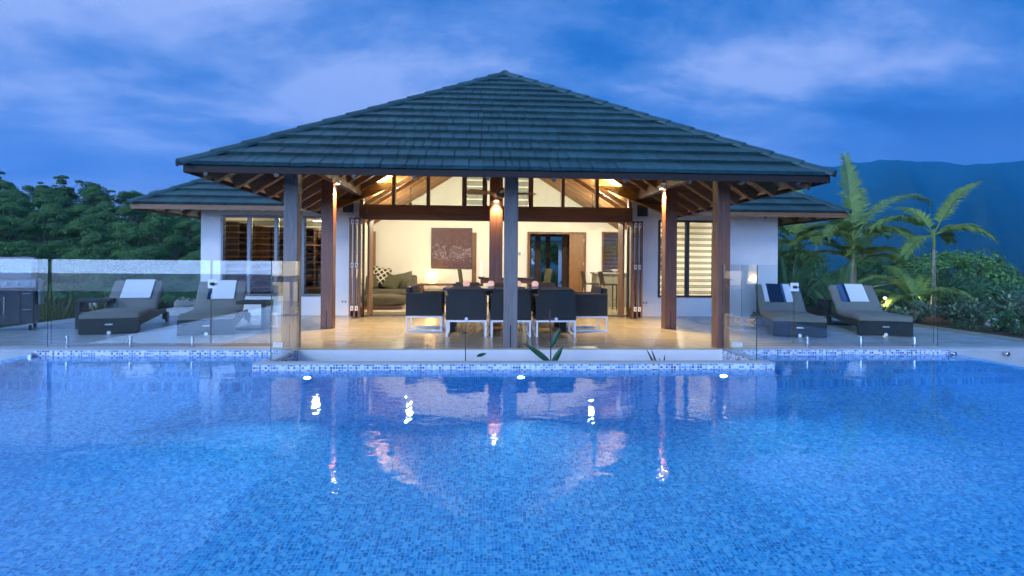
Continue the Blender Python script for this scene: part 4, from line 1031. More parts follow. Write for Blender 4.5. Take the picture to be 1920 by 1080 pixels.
# ------------------------------------------------------------------ inside the living room
t = thing('sofa', 'low olive green sofa against the cream wall left of the lamp', 'sofa', (-2.75, 17.0, 0))
ol = M['olive']
MB().box(-.74, .80, -.45, .45, .06, .30).build('base', ol, t, bevel=.03); MB().box(-.74, .58, -.43, .2, .302, .46).build('seat', ol, t, bevel=.05, seg=3)
MB().box(-.74, .80, .22, .45, .302, .86).build('backrest', ol, t, bevel=.05, seg=3); MB().box(.59, .80, -.43, .219, .302, .80).build('armrest', ol, t, bevel=.04, seg=3)
for x in (-.7, .74): MB().box(x-.03, x+.03, -.4, -.34, 0, .059).build('leg', M['black'], t)
def cushion(label, loc, rot, m, wd=.27, th=.08):
    b = MB(); n = 8
    for s in (-1, 1):
        for i in range(n+1):
            for j in range(n+1):
                u, v = -1+2*i/n, -1+2*j/n; k = (1-u**4)*(1-v**4); b.v.append((u*wd*(1-.08*(1-abs(v))), s*th*k**.6, v*wd*(1-.08*(1-abs(u)))))
    m1 = (n+1)**2
    for o_ in (0, m1):
        for i in range(n):
            for j in range(n): b.face(o_+i*(n+1)+j, o_+(i+1)*(n+1)+j, o_+(i+1)*(n+1)+j+1, o_+i*(n+1)+j+1)
    me = b.mesh('cushion', m, True); o = link('cushion', me, None, loc, 0, rot); return tag(o, label, 'cushion', 'cushions on the sofa')
def lattice_cloth():
    m, t_, b_ = mat('black_white_lattice_cloth'); v = objco(t_, (8,8,8), (0, rad(45), 0)); s = N(t_, 'ShaderNodeSeparateXYZ'); L(t_, v, s.inputs[0])
    f = lambda q: mth(t_, 'ABSOLUTE', mth(t_, 'SUBTRACT', mth(t_, 'FRACT', q), .5))
    e = mth(t_, 'GREATER_THAN', mth(t_, 'MAXIMUM', f(s.outputs[0]), f(s.outputs[2])), .36); L(t_, mixc(t_, e, (.03,.03,.025), (.6,.58,.45)), b_.inputs['Base Color']); b_.inputs['Roughness'].default_value = .9; return m
cushion('black and cream lattice pattern cushion at the top of the sofa', (-2.98, 17.06, .84), (rad(-18), rad(8), 0), lattice_cloth(), .28)
cushion('plain dark olive cushion at the left end of the sofa', (-3.28, 16.88, .66), (rad(-22), rad(-12), rad(10)), M['cane'], .22)
cushion('plain dark olive cushion lying tilted in the middle of the sofa', (-2.62, 16.84, .64), (rad(-30), rad(24), rad(-6)), M['cane'], .24)
cushion('pale olive cushion leaning at the right end of the sofa', (-2.28, 17.0, .70), (rad(-20), rad(-14), rad(-10)), M['olive'], .26)
t = thing('ottoman', 'long rounded olive ottoman in front of the sofa', 'ottoman', (-2.55, 15.05, 0))
MB().lathe([(.10,.12),(.46,.13),(.55,.20),(.56,.29),(.50,.37),(.30,.40),(.01,.405)], n=32).build('cushion_top', ol, t, smooth=True).scale = (1.15,.75,1)
MB().box(-.5, .5, -.3, .3, .0, .119).build('plinth', M['woodX'], t)
tag(MB().box(-3.35, -.6, 14.2, 16.6, -.003, .012).build('rug', M['rug']), 'cream rug under the ottoman and sofa', 'rug')
t = thing('console_table', 'low dark console under the painting carrying the glowing ball lamp', 'console', (-1.25, 17.55, 0))
MB().box(-.62, .62, -.22, .22, .54, .60).build('top', M['woodX'], t)
for x in (-.56, .56): MB().box(x-.04, x+.04, -.2, .2, 0, .539).build('leg', M['woodZ'], t)
MB().box(-.52, .52, -.2, .2, .2, .23).build('shelf', M['woodX'], t)
t = thing('ball_lamp', 'glowing round wicker ball lamp on the dark console', 'lamp', (-1.52, 17.5, .60))
b = MB(); rr = random.Random(4)
for i in range(26):
    ax = Vector((rr.gauss(0,1), rr.gauss(0,1), rr.gauss(0,1))).normalized(); p = ax.orthogonal().normalized(); q = ax.cross(p); R_ = .225; h = rr.uniform(-.5,.5); r2_ = math.sqrt(1-h*h)*R_
    b.tube([Vector((0,0,.225)) + ax*h*R_ + (p*math.cos(a)+q*math.sin(a))*r2_ for a in np.linspace(0, 2*math.pi, 17)], .009, 5, False)
b.build('wicker_shell', M['wicker'], t); MB().lathe([(.001,0),(.05,.01),(.06,.06),(.04,.1),(.001,.11)], (0,0,.16), 12).build('bulb', emis('bulb_glow', (1,.78,.42), 7), t, smooth=True)
MB().tube([(0,0,0),(0,0,.16)], .015, 8).build('stem', M['bronze'], t)
lamp('POINT', 'ball_lamp_light', (-1.52, 17.5, .82), 14, (1,.66,.30), shadow_soft_size=.12)
def painting_mat():
    m, t_, b_ = mat('painted_canvas'); v = objco(t_)
    h = noise(t_, v, 3, 8, .75, 1.5); h2 = noise(t_, v, 11, 8, .85, 1.0)
    c = ramp(t_, h, [(.25, (.16,.07,.035)), (.5, (.075,.03,.035)), (.75, (.13,.065,.07))])
    sp = N(t_, 'ShaderNodeSeparateXYZ'); L(t_, v, sp.inputs[0])
    low = mth(t_, 'SUBTRACT', 1.0, mth(t_, 'ABSOLUTE', mth(t_, 'MULTIPLY', mth(t_, 'ADD', sp.outputs[2], .18), 2.2)))
    k = mth(t_, 'MULTIPLY', mth(t_, 'GREATER_THAN', mth(t_, 'ADD', h2, mth(t_, 'MULTIPLY', low, .10)), .60), .5)
    L(t_, mixc(t_, k, c, (.42,.38,.42)), b_.inputs['Base Color']); b_.inputs['Roughness'].default_value = .5; return m
t = thing('painting', 'large square abstract painting in purplish brown on the cream wall', 'painting', (-.93, 17.985, 1.71))
MB().box(-.63, .63, -.04, .012, -.63, .63).build('canvas', painting_mat(), t); 
b = MB(); b.box(-.65,.65,-.03,.012,-.65,-.631).box(-.65,.65,-.03,.012,.631,.65).box(-.65,-.631,-.03,.012,-.631,.631).box(.631,.65,-.03,.012,-.631,.631); b.build('frame', M['bronze'], t)
t = thing('dining_table', 'small dark indoor dining table behind the reddish post', 'table', (.72, 16.2, 0))
MB().box(-.78, .80, -.42, .42, .80, .84).build('tabletop', M['darktop'], t); MB().box(-.72, .74, -.36, .36, .68, .799).build('apron', M['woodX'], t)
for x in (-.68, .70):
    for y in (-.34, .34): MB().box(x-.04, x+.04, y-.04, y+.04, 0, .679).build('leg', M['woodZ'], t)
def tall_chair(label, loc, r):
    t = thing('dining_chair', label, 'chair', loc, r, 'tall upholstered chairs at the indoor table'); m = M['cane']
    MB().box(-.23, .23, -.22, .24, .42, .50).build('seat', m, t, bevel=.02); MB().obox((0,-.235,.76), (.225,0,0), (0,.03,.005), (0,-.05,.33)).build('backrest', m, t, bevel=.02)
    for x in (-.2, .2):
        for y in (-.19, .2): MB().box(x-.02, x+.02, y-.02, y+.02, 0, .419).build('leg', M['stooll'], t)
    return t
tc0 = tall_chair('tall dark upholstered chair at the left end of the indoor table', (-.33, 16.2, 0), -rad(80))
dup(tc0, (1.72, 16.25, 0), rad(62), 'tall dark upholstered chair at the indoor table in front of the back door')
t = thing('candlestick', 'tall cream pillar candle standing on the indoor table left of the reddish post', 'candle', (.02, 16.2, .84))
MB().lathe([(.10,0),(.10,.015),(.03,.02)], n=16).build('base', M['woodX'], t); MB().lathe([(.028,0),(.028,.48),(.004,.49)], (0,0,.02), 12).build('wax', M['wax'], t)
t = thing('kitchen_bench', 'olive grey kitchen bench with a pale top at the right of the living room', 'kitchen bench', (3.9, 16.5, 0))
MB().box(-.52, .9, -.25, .4, 0, .955).build('body', M['bench'], t); MB().box(-.56, .94, -.3, .45, .956, 1.0).build('benchtop', simple('benchtop_stone', (.33,.33,.25), .25, 0, .05, 3), t, bevel=.004)
MB().box(-.02, -.012, -.2535, -.251, 0, .955).build('panel_joint', M['bronze'], t)
def stool(label, loc, r):
    t = thing('bar_stool', label, 'bar stool', loc, r, 'bar stools at the kitchen bench'); m = M['stooll']
    MB().box(-.2, .2, -.2, .2, .66, .70).build('seat', m, t, bevel=.01); MB().obox((0,-.2,.87), (.19,0,0), (0,.014,.003), (0,-.035,.17)).build('backrest', m, t, bevel=.008)
    for x in (-.18, .18):
        for y in (-.18, .18): MB().box(x-.012, x+.012, y-.012, y+.012, 0, .659).build('leg', m, t)
    MB().box(-.168, .168, .17, .19, .25, .27).build('foot_rail', m, t); return t
st0 = stool('dark bar stool farther from the folding doors, beside the back door', (3.14, 15.9, 0), -rad(88))
dup(st0, (3.55, 15.4, 0), -rad(86), 'dark bar stool closest to the right folding doors')
t = thing('lotus_bowl', 'white and pink lotus shaped bowl on the kitchen bench', 'bowl', (4.0, 16.5, 1.0))
for k, (n, r0, tilt, m) in enumerate(((9, .15, 62, 'whitep'), (7, .10, 40, 'candle'))):
    for i in range(n):
        a = 2*math.pi*i/n + k*.3; d = Vector((math.cos(a), math.sin(a), 0)); s2 = Vector((-d.y, d.x, 0)); u_ = d*math.sin(rad(tilt)) + Vector((0,0,math.cos(rad(tilt))))
        base_ = Vector((0,0,.01)); P = [base_ + s2*.02, base_ + u_*r0*.5 + s2*.045, base_ + u_*r0*1.05, base_ + u_*r0*.5 - s2*.045, base_ - s2*.02]
        MB().prism(P, d*.006).build('petal', M[m], t)
# study behind the left window
t = thing('study_bench', 'timber bench seat behind the lower part of the left window', 'bench', (-4.2, 14.6, 0))
MB().box(-.6, .6, -.25, .25, .5, .56).build('seat', M['fan'], t); MB().box(-.58, .58, -.22, .22, 0, .499).build('base', M['raftX'], t)
def floral():
    m, t_, b_ = mat('floral_cloth'); v = objco(t_); h = noise(t_, v, 14, 3, .5, 2.0)
    L(t_, ramp(t_, h, [(.44, (.06,.055,.05)), (.5, (.42,.38,.22)), (.6, (.5,.47,.35)), (.66, (.07,.06,.05))]), b_.inputs['Base Color']); b_.inputs['Roughness'].default_value = .9; return m
cs = cushion('floral patterned cushion on the timber bench behind the left window', (-3.9, 14.6, .77), (rad(-12), 0, 0), floral(), .26); cs['group'] = 'study cushions'
t = thing('wall_picture', 'tall narrow picture in a reddish frame on the kitchen wall behind the right window', 'picture', (5.85, 17.985, 1.55))
MB().box(-.24, .24, -.03, .012, -.62, .62).build('frame', simple('terracotta_frame', (.42,.22,.12), .7, 0, .3, 40), t)
for i in range(4): MB().box(-.1, .1, -.034, -.031, -.5+i*.27, -.32+i*.27).build('print', M['stooll'], t)

# ------------------------------------------------------------------ vegetation
def leaf_cards(P, D, size, rng, aspect=.5, flat=.35):
    """small folded leaf clumps: centres P, outward directions D"""
    n = len(P); D = D / np.linalg.norm(D, axis=1, keepdims=True).clip(1e-6)
    nrm = D + rng.normal(size=(n,3))*flat; nrm /= np.linalg.norm(nrm, axis=1, keepdims=True)
    t = np.cross(nrm, rng.normal(size=(n,3))); t /= np.linalg.norm(t, axis=1, keepdims=True).clip(1e-6)
    s = np.cross(nrm, t); L_ = (size*(.6+.8*rng.random(n)))[:, None]
    a, b = P - t*L_*.5, P + t*L_*.5; c, d = P + s*L_*aspect*.5 - nrm*L_*.08, P - s*L_*aspect*.5 - nrm*L_*.08
    V = np.stack([a, c, b, d], 1).reshape(-1, 3); F = np.arange(4*n).reshape(n, 4)
    return V, F
def crown_points(rng, blobs, n):
    w_ = np.array([b[3]*b[3] for b in blobs]); k = rng.choice(len(blobs), n, p=w_/w_.sum())
    B = np.array([b[:3] for b in blobs]); R = np.array([b[3] for b in blobs]); fz = np.array([b[4] if len(b) > 4 else .75 for b in blobs])
    d = rng.normal(size=(n,3)); d[:,2] = np.where(d[:,2] < -.3, -d[:,2]*.6, d[:,2]); d /= np.linalg.norm(d, axis=1, keepdims=True)
    r = R[k]*(.72+.34*rng.random(n)); sc = np.stack([r, r, r*fz[k]], 1)
    return B[k] + d*sc, d + np.array([0,0,.35])
def forest_tree(rng, n, leaf, H=8.0, Rc=3.6, gap=False):
    blobs = []
    if not gap:
        m = 17
        for i in range(m):
            a = 2*math.pi*rng.random(); q = Rc*math.sqrt(rng.random())*.82
            z = H*(.50+.36*(1-(q/Rc)**2)+.10*rng.random()-.05); blobs.append((q*math.cos(a), q*math.sin(a), z, Rc*(.22+.2*rng.random()), .8))
        blobs += [(Rc*.75*math.cos(a), Rc*.75*math.sin(a), H*(.26+.12*rng.random()), Rc*.34, .8) for a in np.linspace(0, 6, 8)]
    else:
        for i in range(13):
            a = 2*math.pi*rng.random(); q = Rc*math.sqrt(rng.random()); z = H*(.55+.42*rng.random()-.16*(q/Rc)**2)
            blobs.append((q*math.cos(a), q*math.sin(a), z, Rc*(.13+.15*rng.random()), .5))
    P, D = crown_points(rng, blobs, n); V, F = leaf_cards(P, D, leaf, rng)
    cm = np_mesh('crown', V, F, M['forest'])
    tb = MB(); tb.tube([(0,0,-2.0),(.05,0,H*.25),(0,.1,H*.5),(.1,0,H*.72)], [.3,.22,.16,.06], 7)
    for b in blobs[:9 if gap else 5]: tb.tube([(0,0,H*.3), (b[0]*.5,b[1]*.5,H*.3+(b[2]-H*.3)*.65), (b[0],b[1],b[2])], [.12,.08,.03], 5)
    return cm, tb.mesh('trunk', M['bark'])
rgF = np.random.default_rng(21)
VAR = [forest_tree(rgF, 5200, .30) for _ in range(5)]
GAPV = [forest_tree(rgF, 3000, .28, 9.5, 3.6, True) for _ in range(3)]
def plant_tree(var, x, y, z, sc, rzv, label, group, name='forest_tree', szz=1):
    t = thing(name, label, 'tree', (x, y, z), rzv, group); t.scale = (sc, sc, sc*szz)
    link('crown', var[0], t); link('trunk', var[1], t); return t
HL, HG = 'dense round crowned tree on the wooded hillside left of the house', 'trees of the wooded hillside'
rh = random.Random(8); pts = []
for k in range(9000):
    a = rad(rh.uniform(-48, -17)); r = rh.uniform(66, 196)
    x, y = r*math.sin(a), r*math.cos(a)
    dmin = 4.6 + (r-66)*.012
    if all((x-p[0])**2+(y-p[1])**2 > dmin*dmin for p in pts):
        pts.append((x, y))
    if len(pts) >= 285: break
for i, (x, y) in enumerate(sorted(pts, key=lambda p: math.hypot(*p))):
    z = float(ground_z(x, y)); plant_tree(VAR[i % 5], x, y, z-.3, rh.uniform(.72, 1.12), rh.uniform(0, 6.3), HL, HG, szz=rh.uniform(.85, 1.1))
def skyline(px_az, r, var, sc, label, dz=0):
    a = rad(px_az); x, y = r*math.sin(a), r*math.cos(a); plant_tree(var, x, y, float(ground_z(x, y))-1+dz, sc, rh.uniform(0, 6), label, 'tall trees on the hill crest', 'gum_tree')
skyline(-40.6, 184, GAPV[0], 1.25, 'tall open crowned gum tree at the left end of the hill crest')
skyline(-35.4, 182, GAPV[1], 1.20, 'tall open crowned gum tree highest on the hill crest, left of the house roof')
skyline(-37.0, 184, GAPV[2], 1.0, 'smaller open crowned tree between the two tall gums on the crest')
skyline(-33.4, 184, GAPV[0], .95, 'open crowned tree on the crest between the tallest gum and the wing roof')
# trees beyond the garden on the right
RG = 'dark trees beyond the right garden'
VARN = [forest_tree(rgF, 8500, .24) for _ in range(3)]
for k in range(70):
    a = rad(rh.uniform(27, 53)); r = rh.uniform(52, 120); x, y = r*math.sin(a), r*math.cos(a)
    plant_tree(VARN[k % 3] if r < 75 else VAR[k % 5], x, y, float(ground_z(x, y))-.6, rh.uniform(.78, 1.0), rh.uniform(0, 6.3), 'dark round crowned tree in the belt beyond the right garden', RG)
a = rad(41.5); plant_tree(VARN[2], 62*math.sin(a), 62*math.cos(a), -6.4, 1.22, 1.0, 'broad crowned tree rising above the belt, just right of the slender palm', RG)

for k, (x, y, sc) in enumerate(((9.2, 20.5, .40), (11.2, 21.5, .42), (13.4, 22.5, .38), (15.6, 22.0, .34), (8.3, 22.0, .46), (18.2, 24.0, .36))):
    plant_tree(VARN[k % 3], x, y, -.9, sc, k*1.3, ('small dense tree behind the palms, nearest the house corner', 'small dense tree behind the tall palm', 'small dense tree behind the thin stemmed palm', 'small dense tree behind the pale stemmed palm', 'small dense tree tucked behind the right house wall', 'small dense tree at the back of the right garden beyond the utility box')[k], 'small trees behind the palms', 'garden_tree')
for k, (x, y, sc, lab) in enumerate(((2.3, 28.5, .55, 'dark tree beyond the back door, behind the brown posts'), (5.6, 29.5, .6, 'dark tree beyond the small pavilion behind the house'))):
    plant_tree(VARN[k], x, y, -1.4, sc, k*2.0, lab, 'trees behind the house', 'garden_tree')
# --- palms
def frond_mesh(L_, e0, droop, rng, npair=58, ll=.5, fold=.35, wl=.042):
    """one feather leaf growing along +x from the origin, rising at e0 and curving over"""
    n = 26; pts = [Vector((0,0,0))]; e = e0
    for i in range(n):
        e -= droop/n*(.35+1.3*i/n); pts.append(pts[-1] + Vector((math.cos(e),0,math.sin(e)))*(L_/n))
    b = MB(); b.tube(pts[::2], [max(.004, .018*(1-i/14)) for i in range(len(pts[::2]))], 5)
    for k in range(npair):
        u = .2 + .79*k/(npair-1); i = min(n-1, int(u*n)); p = pts[i].lerp(pts[i+1], u*n-i); t = (pts[i+1]-pts[i]).normalized()
        up = Vector((-t.z, 0, t.x)); ln = ll*(.45+.55*math.sin(min(1, (u-.12)/.75)*math.pi*.78+.25))*rng.uniform(.85,1.1)
        for s in (-1, 1):
            sd = Vector((0, s, 0)); d = (sd*(1-.35*u) + t*(.45+.75*u) + up*fold*rng.uniform(.4,1.2)).normalized()
            q1 = p + d*ln*.5; q2 = p + d*ln + Vector((0,0,-.34*ln*rng.uniform(.4,1.4))); wv2 = t*wl*.5
            b.add([p - wv2*.6, p + wv2*.6, q1 + wv2, q1 - wv2, q2], [(0,1,2,3), (3,2,4)])
    return b.mesh('frond', M['palm'])
def palm(label, loc, hgt, fronds, lean=(0,0), rt=.06, shaft=True, name='palm_tree', ll=.5):
    t = thing(name, label, 'palm', loc, 0, 'feather palms in the right garden'); rg = random.Random(hash(label) % 999 if False else int(abs(loc[0]*100)) + 3)
    top = Vector((lean[0], lean[1], hgt))
    b = MB(); m = 14; b.tube([top*(i/m)*1.0 for i in range(m+1)], [rt*(1.25-.45*i/m)*(1.06 if i % 2 else 1) for i in range(m+1)], 10); b.build('trunk', M['palmbark'], t, smooth=True)
    if shaft: MB().tube([top, top + Vector((0,0,.5))], [rt*1.1, rt*.5], 10).build('crownshaft', M['palm'], t)
    for az_, el, ln, dr in fronds:
        o = link('frond', frond_mesh(ln, rad(el), rad(dr), rg, ll=ll), t, top + Vector((0,0,.35 if shaft else 0))); o.rotation_euler = (0, 0, rad(az_))
    return t
gz = -.12
palm('tall feather palm with one frond standing upright above the wing roof', (10.55, 15.5, gz), 1.75,
     [(84, 85, 2.55, 16), (6, 58, 3.0, 84), (182, 50, 2.1, 80), (150, 66, 2.0, 60), (-30, 44, 2.0, 80), (215, 36, 1.9, 85), (50, 66, 2.1, 40), (-75, 30, 1.8, 80), (110, 44, 1.8, 90), (-5, 26, 1.9, 70), (170, 22, 1.8, 70), (30, 40, 1.9, 70)], ll=.55, lean=(.12,0))
palm('slender pale stemmed palm farthest right, with one frond reaching up to the right', (11.82, 14.0, gz), 1.85,
     [(12, 60, 2.0, 38), (5, 26, 1.35, 50), (178, 38, 1.75, 80), (205, -5, 1.5, 40), (100, 60, 1.2, 50), (-60, 20, 1.2, 60), (30, 15, 1.1, 60)], rt=.045, ll=.45)
palm('feather palm close to the house corner with low arching fronds', (9.6, 16.6, gz), 1.6,
     [(178, 58, 1.9, 95), (15, 50, 1.9, 95), (90, 70, 1.9, 60), (-45, 40, 1.7, 90), (200, 22, 1.7, 80), (-95, 38, 1.5, 90), (140, 45, 1.7, 70), (40, 66, 2.2, 60), (60, 82, 2.0, 30), (-10, 15, 1.7, 70)], ll=.5)
palm('short feather palm right behind the house corner, half hidden by broad leaves', (8.75, 16.9, gz), 1.0,
     [(170, 60, 1.7, 90), (20, 56, 1.9, 90), (90, 74, 1.8, 50), (-40, 44, 1.6, 90), (10, 30, 1.6, 80), (60, 66, 1.7, 60), (130, 52, 1.6, 70)], rt=.05, ll=.46)
palm('young feather palm behind the garden lights with fronds to the ground', (11.0, 13.6, gz), .35,
     [(178, 62, 1.7, 95), (5, 48, 1.5, 95), (150, 40, 1.5, 80), (35, 64, 1.5, 80), (-60, 50, 1.3, 90), (205, 34, 1.4, 80), (90, 72, 1.4, 60)], rt=.04, shaft=False, ll=.36)
palm('thin stemmed feather palm between the tall palm and the pale stemmed palm', (11.35, 16.4, gz), 1.15,
     [(160, 55, 1.8, 85), (20, 60, 1.9, 85), (80, 72, 1.8, 50), (-20, 35, 1.7, 80), (230, 40, 1.5, 80), (-80, 40, 1.5, 80), (5, 22, 1.7, 60), (180, 30, 1.6, 70)], rt=.045, ll=.46)

# --- broad leaved plants and shrubs
def blade_leaf(b, p, d, ln, wd, droop=.3, fold=.15, n=6, ref=(0,0,1)):
    d = Vector(d).normalized(); sd = d.cross(Vector(ref));
    sd = sd.normalized() if sd.length > 1e-3 else Vector((1,0,0)); up = sd.cross(d).normalized(); p = Vector(p); k = len(b.v); q = p.copy()
    for i in range(n+1):
        u = i/n; wv = wd*(math.sin(math.pi*(.06+.94*u)**.8)**.8 if i < n else .02)
        b.v += [tuple(q - sd*wv*.5 + up*wv*fold), tuple(q), tuple(q + sd*wv*.5 + up*wv*fold)]
        d = (d + Vector((0,0,-droop/n*(.5+u)))).normalized(); q = q + d*ln/n
    for i in range(n):
        a = k+3*i; b.face(a, a+1, a+4, a+3); b.face(a+1, a+2, a+5, a+4)
def broad_plant(label, loc, nl, ln, wd, m, cat='plant', name='leafy_plant', spread=(40, 85), group=None, droop=.9):
    t = thing(name, label, cat, loc, 0, group); rg = random.Random(int(abs(loc[0]*77 + loc[1]*131)))
    st = MB()
    for i in range(nl):
        a = 2*math.pi*i/nl*2.4 + rg.random(); e = rad(rg.uniform(*spread)); l2 = ln*rg.uniform(.7,1.15)
        base_ = Vector((.06*math.cos(a), .06*math.sin(a), 0)); d = Vector((math.cos(a)*math.cos(e), math.sin(a)*math.cos(e), math.sin(e)))
        pl = l2*.45; tip = base_ + d*pl; st.tube([base_, base_ + d*pl*.5, tip], [.014,.011,.008], 5)
        b = MB(); blade_leaf(b, tip, d, l2*.75, wd, droop); b.build('leaf', M[m], t, smooth=True)
    st.build('stem', M['shrub'], t); return t
BG = 'broad leaved plants beside the house corner'
for x, y, n, ln, lab in ((8.2, 14.4, 11, 1.5, 'tall broad leaved plant against the house corner'), (8.9, 13.6, 10, 1.25, 'broad leaved plant just right of the gate latch'), (8.6, 15.6, 10, 1.8, 'tallest broad leaved plant behind the house corner'), (9.55, 14.4, 9, 1.2, 'broad leaved plant left of the outer right lounger')):
    broad_plant(lab, (x, y, gz), n, ln, .17, 'shrub', group=BG)
def shrub(label, loc, r, h, nst, m, leaf, group, name='garden_shrub', per=26):
    t = thing(name, label, 'shrub', loc, 0, group); rg = random.Random(int(abs(loc[0]*91 + loc[1]*57))); b = MB(); s_ = MB()
    for i in range(nst):
        a = rg.random()*6.28; q = r*math.sqrt(rg.random()); top = Vector((q*math.cos(a), q*math.sin(a), h*(.55+.5*rg.random())*(1-.35*(q/r)**2))); mid = Vector((top.x*.5, top.y*.5, top.z*.5))
        s_.tube([(top.x*.1, top.y*.1, 0), mid, top], [.012,.009,.005], 4)
        for j in range(per):
            u = .3+.75*(j/per); p = mid.lerp(top, min(1, (u-.3)/.7)) if u > .3 else mid; aa = j*2.4 + rg.random(); e = rad(rg.uniform(5, 65)); p = p + Vector((rg.gauss(0,.05), rg.gauss(0,.05), rg.gauss(0,.04)))
            blade_leaf(b, p, (math.cos(aa)*math.cos(e), math.sin(aa)*math.cos(e), math.sin(e)), leaf*rg.uniform(.7,1.2), leaf*.42, .7, n=3)
    b.build('foliage', M[m], t); s_.build('stem', M['stem'], t); return t
SG = 'leafy shrubs in the right garden'
rs = [(10.15, 12.6, .55, .62, 'varieg', 'pale leaved shrub lit by the garden lamp beside the outer lounger'), (10.9, 12.1, .55, .60, 'varieg', 'pale edged shrub right of the lamp lit shrub'), (11.7, 12.6, .6, .78, 'varieg', 'pale edged shrub under the pale stemmed palm'),
      (12.6, 12.4, .6, .85, 'varieg', 'tall pale edged shrub right of the pale stemmed palm'), (13.4, 12.9, .6, .8, 'varieg', 'pale edged shrub just left of the green utility box'), (12.0, 10.9, .5, .62, 'shrub', 'mid green shrub between the pale stemmed palm and the deck edge'),
      (12.9, 10.9, .5, .42, 'shrub', 'low mid green shrub in front of the green utility box'), (10.25, 11.2, .3, .24, 'shrub', 'small round dark shrub at the deck edge nearest the outer lounger'), (10.75, 10.4, .32, .24, 'shrub', 'second small round dark shrub along the deck edge'),
      (11.0, 11.3, .45, .42, 'shrub', 'low green shrub behind the small round shrubs'), (13.6, 11.6, .6, .7, 'varieg', 'pale edged shrub right of the green utility box'), (10.6, 14.2, .6, .7, 'shrub', 'dark shrub behind the lamp lit shrub'), (12.4, 14.6, .7, .9, 'shrub', 'dark shrub behind the pale stemmed palm'), (14.2, 14.4, .8, .9, 'shrub', 'dark shrub behind the green utility box'),
      (9.9, 13.9, .5, .55, 'shrub', 'dark shrub behind the outer right lounger'), (13.6, 16.0, .9, 1.15, 'shrub', 'large dark shrub at the back of the right garden')]
for lab, x, y in LATE: shrub(lab, (x, y, -.012), .5, 1.0, 14, 'shrub', .14, 'shrubs behind the house')
for x, y, r, h, m, lab in rs: shrub(lab, (x, y, gz), r, h, int(14*r/.5), m, .13 if h > .3 else .07, SG)
broad_plant('spiky strap leaved clump at the deck edge, in front of the garden', (11.3, 9.75, gz-.02), 16, .62, .04, 'shrub', name='strap_leaf_clump', spread=(25, 80), droop=1.1)
broad_plant('spiky strap leaved clump farthest right beside the pool deck', (12.2, 9.9, gz-.02), 14, .6, .045, 'shrub', name='strap_leaf_clump', spread=(25, 80), droop=1.1)
# soil bed and white stones
bd = MB(); n = 24; edge = [(9.52, 8.0), (9.52, 18.0), (16.5, 18.0), (16.5, 8.0)]
bd.prism([(x, y, -.5) for x, y in edge], (0,0,.40)); tag(bd.build('garden_bed', M['soil']), kind='structure')
def rock(rg, r, n=2):
    bm = bmesh.new(); bmesh.ops.create_icosphere(bm, subdivisions=n, radius=r)
    o = Vector((rg.random()*9, rg.random()*9, rg.random()*9))
    from mathutils import noise as mn
    for v in bm.verts: v.co *= 1 + .38*mn.noise(v.co/r*.9 + o) + .08*mn.noise(v.co/r*3 + o)
    for v in bm.verts: v.co.z *= .68
    me = bpy.data.meshes.new('stone'); bm.to_mesh(me); bm.free(); me.polygons.foreach_set('use_smooth', [True]*len(me.polygons)); return me
rr = random.Random(6); white = simple('white_stone', (.62,.64,.66), .8, 0, .12, 6, .3)
for x, y, r in ((8.8, 12.9, .2), (9.05, 13.0, .14), (9.35, 13.1, .16), (9.2, 13.4, .15), (11.3, 11.75, .16), (11.75, 11.8, .2), (12.15, 11.6, .15), (12.5, 11.5, .19), (13.2, 11.5, .2), (12.85, 11.75, .14), (13.6, 11.3, .18)):
    me = rock(rr, r); me.materials.append(white); o = link('white_stone', me, None, (x, y, gz+.12), 0, (0,0,rr.random()*6)); tag(o, 'white stone lying among the shrubs of the right garden', 'stone', 'white stones in the right garden')
# utility box and garden lamps
t = thing('utility_box', 'plain green utility box among the shrubs at the right garden edge', 'utility box', (13.9, 13.2, gz), rad(10))
MB().box(-.42, .42, -.3, .3, 0, .72).build('body', M['util'], t, bevel=.03); MB().box(-.45, .45, -.33, .33, .721, .78).build('lid', M['util'], t, bevel=.02); MB().box(-.3, .3, -.306, -.301, .12, .6).build('door', M['util'], t)
def garden_lamp(label, loc):
    t = thing('garden_lamp', label, 'garden lamp', loc, 0, 'low lamps in the right garden')
    h = .62; MB().tube([(0,0,0),(0,0,h)], .014, 8).build('stem', M['bronze'], t); MB().lathe([(.09,0),(.095,.01),(.03,.06),(.005,.065)], (0,0,h), 18).build('shade', M['bronze'], t)
    MB().lathe([(.001,-.05),(.03,-.045),(.035,-.01),(.001,-.002)], (0,0,h), 12).build('bulb', M['gardenglow'], t, smooth=True)
    lamp('POINT', 'garden_lamp_light', Vector(loc)+Vector((0,0,h-.08)), 11, (1,.72,.35), shadow_soft_size=.04)
garden_lamp('mushroom garden lamp in the shade of the tall palm', (11.0, 15.2, gz)); garden_lamp('mushroom garden lamp beside the lamp lit pale shrub', (9.83, 13.1, gz)); garden_lamp('mushroom garden lamp just left of the pale stemmed palm', (11.7, 14.2, gz))

